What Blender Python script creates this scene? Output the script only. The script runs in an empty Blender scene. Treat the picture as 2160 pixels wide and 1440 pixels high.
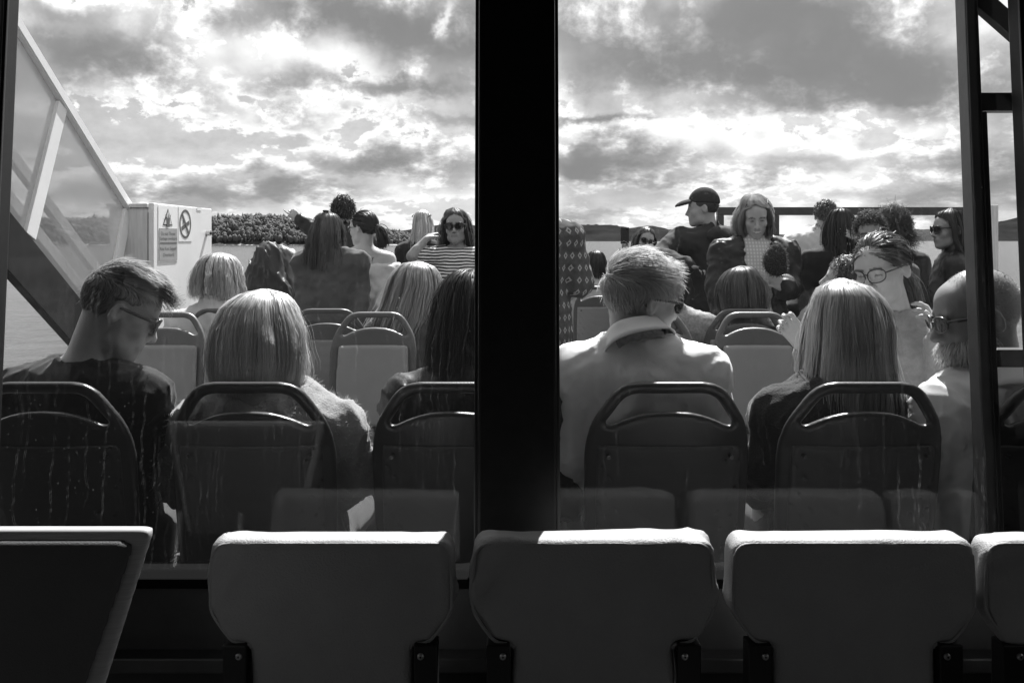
import bpy, bmesh, math, random
import numpy as np
from mathutils import Vector, Matrix

# ------------------------------------------------------------------ camera, sky, sun, exposure
SC = bpy.context.scene
COL = SC.collection
EYE = 1.36            # eye height above the deck
FPX = 1850.0          # focal length in pixels of a 2160 wide picture
HZ = 507.0            # picture row of the horizon

cam_d = bpy.data.cameras.new('camera')
cam_d.sensor_width = 36.0
cam_d.sensor_fit = 'HORIZONTAL'
cam_d.lens = FPX / 2160.0 * 36.0
cam_d.shift_y = -(720.0 - HZ) / 2160.0
cam_d.clip_start = 0.05
cam_d.clip_end = 90000
cam_o = bpy.data.objects.new('camera', cam_d)
cam_o.location = (0, 0, EYE)
cam_o.rotation_euler = (math.radians(90), 0, 0)
COL.objects.link(cam_o)
SC.camera = cam_o

SUN_AZ, SUN_EL = math.radians(12.0), math.radians(53.0)
SUN_DIR = Vector((math.sin(SUN_AZ) * math.cos(SUN_EL), math.cos(SUN_AZ) * math.cos(SUN_EL), math.sin(SUN_EL)))
sun_d = bpy.data.lights.new('sun', 'SUN')
sun_d.energy = 5.0
sun_d.angle = math.radians(0.55)
sun_o = bpy.data.objects.new('sun', sun_d)
sun_o.rotation_euler = (-SUN_DIR).to_track_quat('-Z', 'Y').to_euler()
COL.objects.link(sun_o)

SC.view_settings.view_transform = 'Standard'
SC.view_settings.look = 'None'
SC.view_settings.exposure = 1.2
SC.view_settings.gamma = 1.0
SC.cycles.max_bounces = 6
SC.cycles.diffuse_bounces = 3
SC.cycles.glossy_bounces = 3
SC.cycles.transparent_max_bounces = 32
SC.cycles.caustics_reflective = False
SC.cycles.caustics_refractive = False


class NT:
    """small helper to write node trees as expressions"""
    def __init__(s, tree):
        s.t = tree; s.n = tree.nodes; s.l = tree.links

    def node(s, typ, **kw):
        n = s.n.new(typ)
        for k, v in kw.items():
            setattr(n, k, v)
        return n

    def put(s, sock, v):
        if v is None:
            return
        if isinstance(v, bpy.types.NodeSocket):
            s.l.new(v, sock)
        else:
            if hasattr(sock.default_value, '__len__') and not hasattr(v, '__len__'):
                v = (v, v, v, 1.0) if len(sock.default_value) == 4 else (v, v, v)
            sock.default_value = v

    def m(s, op, a, b=None, c=None, clamp=False):
        n = s.node('ShaderNodeMath', operation=op, use_clamp=clamp)
        s.put(n.inputs[0], a)
        s.put(n.inputs[1], b)
        s.put(n.inputs[2], c)
        return n.outputs[0]

    def noise(s, vec, scale, detail=4, rough=0.55, dist=0.0, lac=2.0):
        n = s.node('ShaderNodeTexNoise')
        s.put(n.inputs['Vector'], vec)
        s.put(n.inputs['Scale'], scale)
        n.inputs['Detail'].default_value = detail
        n.inputs['Roughness'].default_value = rough
        n.inputs['Distortion'].default_value = dist
        n.inputs['Lacunarity'].default_value = lac
        return n.outputs['Fac']

    def xyz(s, x, y, z):
        n = s.node('ShaderNodeCombineXYZ')
        s.put(n.inputs[0], x); s.put(n.inputs[1], y); s.put(n.inputs[2], z)
        return n.outputs[0]

    def sep(s, v):
        n = s.node('ShaderNodeSeparateXYZ')
        s.put(n.inputs[0], v)
        return n.outputs

    def rng(s, v, a, b, c=0.0, d=1.0, typ='SMOOTHSTEP'):
        n = s.node('ShaderNodeMapRange', interpolation_type=typ)
        s.put(n.inputs['Value'], v)
        for k, x in zip(('From Min', 'From Max', 'To Min', 'To Max'), (a, b, c, d)):
            s.put(n.inputs[k], x)
        return n.outputs[0]

    def mix(s, f, a, b):
        # a + f*(b-a)
        return s.m('MULTIPLY_ADD', f, s.m('SUBTRACT', b, a), a)

    def scale(s, vec, k):
        n = s.node('ShaderNodeVectorMath', operation='MULTIPLY')
        s.put(n.inputs[0], vec)
        n.inputs[1].default_value = k if hasattr(k, '__len__') else (k, k, k)
        return n.outputs[0]


def build_world():
    w = bpy.data.worlds.new('World')
    SC.world = w
    w.cycles.sampling_method = 'MANUAL'
    w.cycles.sample_map_resolution = 512
    w.use_nodes = True
    w.node_tree.nodes.clear()
    t = NT(w.node_tree)
    sky = t.node('ShaderNodeTexSky', sky_type='NISHITA')
    sky.sun_disc = False
    sky.sun_elevation = SUN_EL
    sky.sun_rotation = SUN_AZ
    sky.altitude = 5
    sky.air_density = 1.0
    sky.dust_density = 1.0
    sky.ozone_density = 1.0
    bw = t.node('ShaderNodeRGBToBW')
    t.l.new(sky.outputs[0], bw.inputs[0])
    d = t.node('ShaderNodeTexCoord').outputs['Generated']
    x, y, z = t.sep(d)
    hyp = t.m('SQRT', t.m('ADD', t.m('MULTIPLY', x, x), t.m('MULTIPLY', y, y)))
    az = t.m('ARCTAN2', x, y)                       # 0 straight aft, grows to starboard of the picture
    te = t.m('DIVIDE', t.m('MAXIMUM', z, 0.0), t.m('MAXIMUM', hyp, 0.02))     # tangent of the elevation
    te = t.m('MINIMUM', te, 4.0)
    # sheet coordinates: clouds flatten a little and shrink towards the horizon
    cu = t.m('MULTIPLY', az, 6.4)
    cv = t.m('MULTIPLY', t.m('LOGARITHM', t.m('ADD', te, 0.10), 2.718282), 2.25)

    # the larger clouds that stand over this shore: (azimuth, tan elevation, radii, weight)
    masses = [
        # broad grey undersides
        (0.28, 0.230, 0.155, 0.036, 0.26), (0.20, 0.190, 0.13, 0.026, 0.20), (0.38, 0.180, 0.12, 0.022, 0.22), (0.30, 0.150, 0.17, 0.012, 0.14),
        (-0.20, 0.252, 0.130, 0.020, 0.24), (-0.10, 0.225, 0.075, 0.018, 0.16), (-0.44, 0.192, 0.060, 0.022, 0.24), (-0.46, 0.228, 0.07, 0.010, 0.12),
        (-0.125, 0.176, 0.060, 0.012, 0.22), (-0.20, 0.182, 0.05, 0.010, 0.08), (-0.145, 0.088, 0.075, 0.015, 0.24), (0.10, 0.092, 0.075, 0.018, 0.26), (0.06, 0.080, 0.05, 0.010, 0.1),
        (0.47, 0.052, 0.085, 0.026, 0.20), (0.10, 0.136, 0.07, 0.006, 0.20), (-0.24, 0.058, 0.05, 0.008, 0.14), (-0.38, 0.050, 0.09, 0.010, 0.10),
        (0.36, 0.085, 0.10, 0.008, 0.07), (-0.29, 0.082, 0.035, 0.006, 0.08), (0.13, 0.030, 0.07, 0.006, 0.06), (-0.22, 0.130, 0.05, 0.008, 0.09), (-0.05, 0.135, 0.09, 0.008, 0.08),
        # clear gaps
        (-0.40, 0.098, 0.060, 0.024, -0.26), (-0.285, 0.160, 0.035, 0.010, -0.16), (-0.31, 0.105, 0.05, 0.010, -0.14),
        (-0.075, 0.250, 0.016, 0.022, -0.24), (-0.08, 0.040, 0.10, 0.006, -0.12), (0.28, 0.060, 0.09, 0.006, -0.12), (0.46, 0.108, 0.05, 0.010, -0.08),
    ]
    wv = t.xyz(t.m('MULTIPLY', cu, 1.0), cv, 11.3)
    wn = t.node('ShaderNodeTexNoise'); t.l.new(wv, wn.inputs['Vector'])
    wn.inputs['Scale'].default_value = 2.2; wn.inputs['Detail'].default_value = 5.0; wn.inputs['Roughness'].default_value = 0.62
    w1, w2, w3 = t.sep(wn.outputs['Color'])
    azw = t.m('MULTIPLY_ADD', t.m('SUBTRACT', w1, 0.5), 0.17, az)
    tew = t.m('MULTIPLY_ADD', t.m('SUBTRACT', w2, 0.5), 0.075, te)
    bias = None
    for a0, e0, ra, re, wt in masses:
        p = t.m('POWER', t.m('DIVIDE', t.m('SUBTRACT', azw, a0), ra), 2.0)
        q = t.m('POWER', t.m('DIVIDE', t.m('SUBTRACT', tew, e0), re), 2.0)
        g = t.m('MULTIPLY', t.m('EXPONENT', t.m('MULTIPLY', t.m('ADD', p, q), -0.8)), wt)
        bias = g if bias is None else t.m('ADD', bias, g)

    def dens(off):
        v = t.xyz(cu, t.m('ADD', cv, off), 3.7)
        n1 = t.noise(v, 1.1, 3.0, 0.5, 0.0)
        n2 = t.noise(v, 2.9, 8.0 if off == 0 else 5.0, 0.64, 0.1)
        puff = t.m('ABSOLUTE', t.m('SUBTRACT', n2, 0.5))          # billows: rounded tops, sharp creases
        n = t.m('ADD', t.m('MULTIPLY', n1, 0.55), t.m('MULTIPLY', n2, 0.42))
        n = t.m('ADD', n, t.m('MULTIPLY', puff, -0.50))
        return t.m('ADD', n, t.m('ADD', bias, 0.085))
    d0 = dens(0.0)
    d1 = dens(0.085)                                 # what lies a little higher, towards the sun
    cover = t.rng(d0, 0.462, 0.522)
    thick = t.rng(d1, 0.52, 0.80, typ='LINEAR')
    thick0 = t.rng(d0, 0.56, 0.90, typ='LINEAR')
    th = t.m('ADD', t.m('MULTIPLY', thick, 0.72), t.m('MULTIPLY', thick0, 0.28))
    lit = t.m('EXPONENT', t.m('MULTIPLY', th, -2.9))
    # light through thin cloud is strongest on the sun's side of the sky
    sd = t.node('ShaderNodeVectorMath', operation='DOT_PRODUCT')
    t.l.new(d, sd.inputs[0]); sd.inputs[1].default_value = SUN_DIR
    glow = t.rng(sd.outputs['Value'], 0.3, 1.0, 0.0, 1.0, 'LINEAR')
    cloud = t.m('MULTIPLY', lit, t.m('MULTIPLY_ADD', glow, 1.7, 5.9))
    cloud = t.m('ADD', cloud, 1.5)
    clear = t.m('MULTIPLY', bw.outputs[0], 0.66)
    wisp = t.rng(w3, 0.35, 0.75, 0.88, 1.35, 'LINEAR')
    clear = t.m('MULTIPLY', clear, wisp)
    # thin milky veil low over the sea
    veil = t.rng(te, 0.0, 0.08, 0.55, 0.0)
    clear = t.mix(veil, clear, 5.4)
    col = t.mix(cover, clear, cloud)
    bg = t.node('ShaderNodeBackground')
    t.l.new(col, bg.inputs['Color'])
    bg.inputs['Strength'].default_value = 0.062
    out = t.node('ShaderNodeOutputWorld')
    t.l.new(bg.outputs[0], out.inputs[0])


build_world()


# ------------------------------------------------------------------ general helpers
def P(px, py, Y):
    """the point at depth Y that the photograph shows at (px, py) of its 2160 x 1440 frame"""
    return np.array([(px - 1080.0) * Y / FPX, Y, EYE - (py - HZ) * Y / FPX])


MATS = {}


def mat(name, col=0.5, rough=0.6, spec=0.4, metal=0.0, noise=None, bump=None, attr=False, sheen=0.0, trans=0.0):
    """grey procedural material. noise=(scale, amount[, stretch]) varies the colour, bump=(scale, strength[, stretch])"""
    if name in MATS:
        return MATS[name]
    m = bpy.data.materials.new(name)
    m.use_nodes = True
    t = NT(m.node_tree)
    t.n.clear()
    b = t.node('ShaderNodeBsdfPrincipled')
    out = t.node('ShaderNodeOutputMaterial')
    oc = t.node('ShaderNodeTexCoord').outputs['Object']
    c = col
    if attr:
        a = t.node('ShaderNodeAttribute', attribute_name='tone')
        c = t.m('MULTIPLY', a.outputs['Fac'], col)
    if noise:
        v = t.scale(oc, noise[2]) if len(noise) > 2 else oc
        n = t.noise(v, noise[0], 6, 0.6)
        c = t.m('MULTIPLY', c, t.rng(n, 0.25, 0.75, 1 - noise[1], 1 + noise[1], 'LINEAR'))
    t.put(b.inputs['Base Color'], c)
    b.inputs['Roughness'].default_value = rough
    b.inputs['Specular IOR Level'].default_value = spec
    b.inputs['Metallic'].default_value = metal
    if sheen:
        b.inputs['Sheen Weight'].default_value = sheen
        b.inputs['Sheen Roughness'].default_value = 0.4
    if bump:
        v = t.scale(oc, bump[2]) if len(bump) > 2 else oc
        n = t.noise(v, bump[0], 4, 0.6)
        bp = t.node('ShaderNodeBump')
        bp.inputs['Strength'].default_value = bump[1]
        bp.inputs['Distance'].default_value = 0.004
        t.l.new(n, bp.inputs['Height'])
        t.l.new(bp.outputs[0], b.inputs['Normal'])
    sh = b.outputs[0]
    if trans:
        tr = t.node('ShaderNodeBsdfTranslucent')
        t.put(tr.inputs['Color'], c)
        mx = t.node('ShaderNodeMixShader')
        mx.inputs[0].default_value = trans
        t.l.new(sh, mx.inputs[1]); t.l.new(tr.outputs[0], mx.inputs[2])
        sh = mx.outputs[0]
    t.l.new(sh, out.inputs[0])
    MATS[name] = m
    return m


def mesh_obj(name, verts, faces, m=None, parent=None, smooth=False, tone=None, loc=None, normals=None):
    """link one mesh object; verts (n,3) array or list, faces (k,3|4) int array or list of lists"""
    me = bpy.data.meshes.new(name)
    if isinstance(faces, np.ndarray):
        v = np.asarray(verts, dtype=np.float32)
        k = faces.shape[1]
        me.vertices.add(len(v))
        me.vertices.foreach_set('co', v.ravel())
        me.loops.add(faces.size)
        me.loops.foreach_set('vertex_index', faces.astype(np.int32).ravel())
        me.polygons.add(len(faces))
        me.polygons.foreach_set('loop_start', np.arange(0, faces.size, k, dtype=np.int32))
        me.update(calc_edges=True)
    else:
        me.from_pydata([tuple(map(float, q)) for q in verts], [], [tuple(f) for f in faces])
        me.update()
    if smooth:
        me.polygons.foreach_set('use_smooth', np.ones(len(me.polygons), dtype=bool))
    if normals is not None:
        me.normals_split_custom_set_from_vertices(np.asarray(normals, dtype=np.float32))
    if tone is not None:
        a = me.attributes.new('tone', 'FLOAT', 'POINT')
        a.data.foreach_set('value', np.asarray(tone, dtype=np.float32))
    if m:
        me.materials.append(m)
    o = bpy.data.objects.new(name, me)
    COL.objects.link(o)
    if parent is not None:
        o.parent = parent
    if loc is not None:
        o.location = loc
    return o


def tag(o, label=None, cat=None, group=None, kind=None):
    if label: o['label'] = label
    if cat: o['category'] = cat
    if group: o['group'] = group
    if kind: o['kind'] = kind
    return o


def empty(name, loc=(0, 0, 0), label=None, cat=None, group=None, kind=None):
    o = bpy.data.objects.new(name, None)
    o.empty_display_size = 0.1
    o.location = loc
    COL.objects.link(o)
    return tag(o, label, cat, group, kind)


def copy_tree(o, parent=None):
    c = o.copy()
    COL.objects.link(c)
    c.parent = parent
    for ch in o.children:
        copy_tree(ch, c)
    return c


BOXF = [(0, 1, 3, 2), (4, 6, 7, 5), (0, 4, 5, 1), (2, 3, 7, 6), (0, 2, 6, 4), (1, 5, 7, 3)]


def box(name, lo, hi, m, parent=None, bev=0.0, shear=0.0, zref=0.0, off=(0, 0, 0), seg=2):
    """box between two corners, edges rounded by bev; shear leans it in Y with height"""
    bm = bmesh.new()
    vs = [bm.verts.new((x, y, z)) for x in (lo[0], hi[0]) for y in (lo[1], hi[1]) for z in (lo[2], hi[2])]
    for f in BOXF:
        bm.faces.new([vs[i] for i in f])
    bmesh.ops.recalc_face_normals(bm, faces=bm.faces)
    if bev:
        bmesh.ops.bevel(bm, geom=list(bm.edges), offset=bev, segments=seg, affect='EDGES', profile=0.6)
    for v in bm.verts:
        v.co.y += shear * (v.co.z - zref)
        v.co -= Vector(off)
    me = bpy.data.meshes.new(name)
    bm.to_mesh(me); bm.free()
    me.materials.append(m)
    o = bpy.data.objects.new(name, me)
    COL.objects.link(o)
    o.parent = parent
    return o


def beam(name, a, b, w, h, m, parent=None, up=(0, 0, 1), bev=0.003, off=(0, 0, 0)):
    """rectangular bar from a to b; w across, h along up"""
    a, b = Vector(a) - Vector(off), Vector(b) - Vector(off)
    d = (b - a).normalized()
    s = d.cross(Vector(up)).normalized()
    u = s.cross(d)
    bm = bmesh.new()
    vs = [bm.verts.new(p + s * (i * w / 2) + u * (j * h / 2)) for p in (a, b) for i in (-1, 1) for j in (-1, 1)]
    for f in BOXF:
        bm.faces.new([vs[i] for i in f])
    bmesh.ops.recalc_face_normals(bm, faces=bm.faces)
    if bev:
        bmesh.ops.bevel(bm, geom=list(bm.edges), offset=bev, segments=2, affect='EDGES', profile=0.6)
    me = bpy.data.meshes.new(name)
    bm.to_mesh(me); bm.free()
    me.materials.append(m)
    o = bpy.data.objects.new(name, me)
    COL.objects.link(o)
    o.parent = parent
    return o


def tube_geo(pts, r, seg=8, closed=False):
    """tube along a polyline -> verts, quads"""
    pts = np.asarray(pts, float)
    n = len(pts)
    rr = np.full(n, r) if np.isscalar(r) else np.asarray(r, float)
    T = np.roll(pts, -1, 0) - np.roll(pts, 1, 0) if closed else np.gradient(pts, axis=0)
    T /= np.linalg.norm(T, axis=1)[:, None] + 1e-9
    ref = np.array([0, 0, 1.0]) if abs(T[0, 2]) < 0.9 else np.array([1.0, 0, 0])
    V = []
    s = np.cross(T[0], ref); s /= np.linalg.norm(s)
    for i in range(n):
        s = s - T[i] * np.dot(s, T[i]); s /= np.linalg.norm(s) + 1e-9
        u = np.cross(s, T[i])
        for k in range(seg):
            a = 2 * math.pi * k / seg
            V.append(pts[i] + rr[i] * (math.cos(a) * s + math.sin(a) * u))
    F = []
    for i in range(n if closed else n - 1):
        j = (i + 1) % n
        for k in range(seg):
            l = (k + 1) % seg
            F.append((i * seg + k, i * seg + l, j * seg + l, j * seg + k))
    if not closed:
        F.append(tuple(range(seg))[::-1]); F.append(tuple((n - 1) * seg + k for k in range(seg)))
    return V, F


def tube(name, pts, r, m, parent=None, seg=8, closed=False, off=(0, 0, 0)):
    V, F = tube_geo(pts, r, seg, closed)
    V = np.asarray(V) - np.asarray(off)
    return mesh_obj(name, V, F, m, parent, smooth=True)


# ------------------------------------------------------------------ implicit surfaces (smooth unions, surface nets)
I3 = np.eye(3)


def rot(yaw=0, pitch=0, roll=0):
    """yaw to the right, pitch down, roll to the right, in degrees; forward is +Y"""
    y, p, r = (math.radians(a) for a in (yaw, pitch, roll))
    return np.array(Matrix.Rotation(-y, 3, 'Z') @ Matrix.Rotation(-p, 3, 'X') @ Matrix.Rotation(r, 3, 'Y'))


def cap(a, b, ra, rb=None, k=0.02, op=1):
    return ('cap', np.asarray(a, float), np.asarray(b, float), ra, ra if rb is None else rb, k, op)


def ell(c, r, R=I3, k=0.02, op=1):
    return ('ell', np.asarray(c, float), np.asarray(r, float), np.asarray(R, float), k, op)


def bxp(c, r, R=I3, k=0.02, op=1, rd=0.01):
    return ('box', np.asarray(c, float), np.asarray(r, float), np.asarray(R, float), k, op, rd)


def inflate(o, e):
    if o[0] == 'cap':
        return ('cap', o[1], o[2], o[3] + e, o[4] + e, o[5], o[6])
    return (o[0], o[1], o[2] + e) + o[3:]


def obounds(o, pad):
    if o[0] == 'cap':
        r = max(o[3], o[4]) + pad
        return np.minimum(o[1], o[2]) - r, np.maximum(o[1], o[2]) + r
    e = np.sqrt(((o[3] * o[2]) ** 2).sum(1)) if o[0] == 'ell' else (np.abs(o[3]) * o[2]).sum(1)
    return o[1] - e - pad, o[1] + e + pad


def axis(lo, hi, fines, hf, hc):
    out = [lo]
    fines = sorted(fines)
    x = lo
    while x < hi:
        st = hc
        for a, b in fines:
            if a - 1e-6 <= x < b:
                st = hf; break
            if x < a < x + st:
                st = max(a - x, hf * 0.5)
        x += st
        out.append(x)
    return np.array(out, dtype=np.float32)


def solid(ops, hf, hc=None, fine=(), post=None, smooth_it=2):
    """ops -> (verts, quads). fine: list of (lo, hi) boxes sampled at hf, the rest at hc"""
    hc = hc or hf
    los, his = zip(*[obounds(o, 0.0) for o in ops if o[-1 if o[0] != 'box' else -2] == 1])
    lo = np.min(los, 0) - 2.5 * hc
    hi = np.max(his, 0) + 2.5 * hc
    if not fine:
        fine = [(lo, hi)] if hc == hf else []
    ax = [axis(lo[i], hi[i], [(f[0][i], f[1][i]) for f in fine], hf, hc) for i in range(3)]
    D = np.full([len(a) for a in ax], 0.5, dtype=np.float32)
    for o in ops:
        k = o[5] if o[0] == 'cap' else o[4]
        op = o[6] if o[0] == 'cap' else o[5]
        bl, bh = obounds(o, k + 2.2 * hc)
        sl = []
        for i in range(3):
            a = max(np.searchsorted(ax[i], bl[i]) - 1, 0)
            b = min(np.searchsorted(ax[i], bh[i]) + 1, len(ax[i]))
            sl.append(slice(a, b))
        if any(s.stop - s.start < 1 for s in sl):
            continue
        sl = tuple(sl)
        x = ax[0][sl[0]][:, None, None]; y = ax[1][sl[1]][None, :, None]; z = ax[2][sl[2]][None, None, :]
        if o[0] == 'cap':
            a, b = o[1], o[2]
            ab = b - a
            L = float(ab @ ab) + 1e-12
            tt = np.clip(((x - a[0]) * ab[0] + (y - a[1]) * ab[1] + (z - a[2]) * ab[2]) / L, 0, 1)
            d = np.sqrt((x - a[0] - tt * ab[0]) ** 2 + (y - a[1] - tt * ab[1]) ** 2 + (z - a[2] - tt * ab[2]) ** 2) - (o[3] + tt * (o[4] - o[3]))
        else:
            c, r, R = o[1], o[2], o[3]
            q = [(x - c[0]) * R[0, i] + (y - c[1]) * R[1, i] + (z - c[2]) * R[2, i] for i in range(3)]
            if o[0] == 'ell':
                k0 = np.sqrt(sum((q[i] / r[i]) ** 2 for i in range(3)))
                k1 = np.sqrt(sum((q[i] / r[i] ** 2) ** 2 for i in range(3))) + 1e-6
                d = k0 * (k0 - 1) / k1
            else:
                rd = o[6]
                e = [np.abs(q[i]) - (r[i] - rd) for i in range(3)]
                d = np.sqrt(sum(np.maximum(v, 0) ** 2 for v in e)) + np.minimum(np.maximum(np.maximum(e[0], e[1]), e[2]), 0) - rd
        A = D[sl]
        if op == 1:
            h = np.clip(0.5 + 0.5 * (A - d) / k, 0, 1)
            D[sl] = A * (1 - h) + d * h - k * h * (1 - h)
        else:
            d = -d
            h = np.clip(0.5 - 0.5 * (A - d) / k, 0, 1)
            D[sl] = A * (1 - h) + d * h + k * h * (1 - h)
    if post:
        near = np.abs(D) < 0.05
        ii = np.argwhere(near)
        pts = np.stack([ax[i][ii[:, i]] for i in range(3)], 1)
        D[near] += post(pts).astype(np.float32)
    return nets(D, ax, smooth_it)


def nets(D, ax, smooth_it=2):
    S = D < 0
    c = np.zeros([s - 1 for s in D.shape], dtype=np.int8)
    for i in (0, 1):
        for j in (0, 1):
            for k in (0, 1):
                c += S[i:D.shape[0] - 1 + i, j:D.shape[1] - 1 + j, k:D.shape[2] - 1 + k]
    mixed = (c > 0) & (c < 8)
    ijk = np.argwhere(mixed)
    idx = np.full(c.shape, -1, dtype=np.int32)
    idx[mixed] = np.arange(len(ijk))
    acc = np.zeros((len(ijk), 3)); cnt = np.zeros(len(ijk))
    corners = [(i, j, k) for i in (0, 1) for j in (0, 1) for k in (0, 1)]
    val = {q: D[ijk[:, 0] + q[0], ijk[:, 1] + q[1], ijk[:, 2] + q[2]] for q in corners}
    for a in corners:
        for axn in range(3):
            if a[axn]:
                continue
            b = list(a); b[axn] = 1; b = tuple(b)
            da, db = val[a], val[b]
            cr = (da < 0) != (db < 0)
            tt = np.where(cr, da / np.where(cr, da - db, 1), 0)
            p = np.tile(np.array(a, float), (len(ijk), 1))
            p[:, axn] += tt
            acc[cr] += p[cr]; cnt[cr] += 1
    loc = acc / cnt[:, None]
    V = np.stack([ax[i][ijk[:, i]] + loc[:, i] * (ax[i][ijk[:, i] + 1] - ax[i][ijk[:, i]]) for i in range(3)], 1)
    F = []
    for axn in range(3):
        u, v = (axn + 1) % 3, (axn + 2) % 3
        s0 = [slice(None)] * 3; s1 = [slice(None)] * 3
        s0[axn] = slice(0, -1); s1[axn] = slice(1, None)
        for q in (u, v):
            s0[q] = slice(1, -1); s1[q] = slice(1, -1)
        A, B = S[tuple(s0)], S[tuple(s1)]
        e = np.argwhere(A != B)
        if len(e) == 0:
            continue
        flip = A[e[:, 0], e[:, 1], e[:, 2]]
        base = e.copy(); base[:, u] += 1; base[:, v] += 1

        def cell(du, dv):
            q = base.copy(); q[:, u] -= du; q[:, v] -= dv
            return idx[q[:, 0], q[:, 1], q[:, 2]]
        f = np.stack([cell(1, 1), cell(0, 1), cell(0, 0), cell(1, 0)], 1)
        f[~flip] = f[~flip][:, ::-1]
        F.append(f)
    F = np.concatenate(F)
    for _ in range(smooth_it):
        s = np.zeros_like(V); n = np.zeros(len(V))
        for a, b in ((0, 1), (1, 2), (2, 3), (3, 0)):
            s += np.stack([np.bincount(F[:, a], V[F[:, b], i], len(V)) for i in range(3)], 1)
            n += np.bincount(F[:, a], minlength=len(V))
            s += np.stack([np.bincount(F[:, b], V[F[:, a], i], len(V)) for i in range(3)], 1)
            n += np.bincount(F[:, b], minlength=len(V))
        V = 0.5 * V + 0.5 * s / np.maximum(n, 1)[:, None]
    return V, F


def ridges(seed, scale, amp, stretch=(1, 1, 1)):
    """cloth folds: sum of bent ridges, as a displacement of the implicit surface"""
    g = np.random.default_rng(seed)
    K = g.normal(size=(5, 3)); K /= np.linalg.norm(K, axis=1)[:, None]
    K *= scale * g.uniform(0.6, 1.6, (5, 1)) / np.array(stretch)
    Q = g.normal(size=(5, 3)) * scale * 0.5
    ph = g.uniform(0, 6.28, (5, 2))

    def f(p):
        d = np.zeros(len(p))
        for i in range(5):
            a = p @ K[i] + 1.6 * np.sin(p @ Q[i] + ph[i, 0]) + ph[i, 1]
            d += (1 - np.abs(np.sin(a))) ** 2 - 0.27
        return -amp * d / 2.0
    return f


def poly_sdf(px, pz, poly):
    """signed distance of points to a closed polygon (arrays broadcast)"""
    poly = np.asarray(poly, float)
    d = np.full(np.broadcast(px, pz).shape, 1e9)
    sgn = np.ones_like(d)
    n = len(poly)
    for i in range(n):
        a, b = poly[i], poly[i - 1]
        ex, ez = b - a
        wx, wz = px - a[0], pz - a[1]
        tt = np.clip((wx * ex + wz * ez) / (ex * ex + ez * ez + 1e-12), 0, 1)
        d = np.minimum(d, (wx - ex * tt) ** 2 + (wz - ez * tt) ** 2)
        c1 = pz >= a[1]; c2 = pz < b[1]; c3 = ex * wz > ez * wx
        fl = (c1 & c2 & c3) | (~c1 & ~c2 & ~c3)
        sgn = np.where(fl, -sgn, sgn)
    return sgn * np.sqrt(d)


def slab(outer, holes, thick, h, ymid=None, rd=0.006, round2=0.0, puff=0.0, extra=None, sm=1):
    """plate of the outline (x,z) with holes, bent by ymid(x,z), rounded rim; puff swells the middle"""
    outer = np.asarray(outer, float)
    lo = outer.min(0) - 4 * h; hi = outer.max(0) + 4 * h
    xs = np.arange(lo[0], hi[0], h, dtype=np.float32)
    zs = np.arange(lo[1], hi[1], h, dtype=np.float32)
    X, Z = np.meshgrid(xs, zs, indexing='ij')
    d2 = poly_sdf(X, Z, outer) - round2
    for hh in holes:
        d2 = np.maximum(d2, -poly_sdf(X, Z, hh) + 0.0)
    ym = ymid(X, Z) if ymid else np.zeros_like(X)
    T = np.full_like(X, thick / 2)
    if puff:
        T = T + puff * (1 - np.exp(np.minimum(d2, 0) * 30))
    ys = np.arange(ym.min() - T.max() - 3 * h, ym.max() + T.max() + 3 * h, h, dtype=np.float32)
    Y = ys[None, :, None] - ym[:, None, :]
    a = d2[:, None, :] + rd
    b = np.abs(Y) - (T[:, None, :] - rd)
    D = np.minimum(np.maximum(a, b), 0) + np.sqrt(np.maximum(a, 0) ** 2 + np.maximum(b, 0) ** 2) - rd
    if extra is not None:
        D = D + extra(X[:, None, :], ys[None, :, None], Z[:, None, :])
    return nets(D.astype(np.float32), [xs, ys, zs], sm)

# ------------------------------------------------------------------ setting: sea, shores, ship
RNG = np.random.default_rng(7)
TILT = 0.075                       # the window wall leans out by this much per metre


def YW(z):
    return 1.88 + TILT * (z - EYE)


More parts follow.
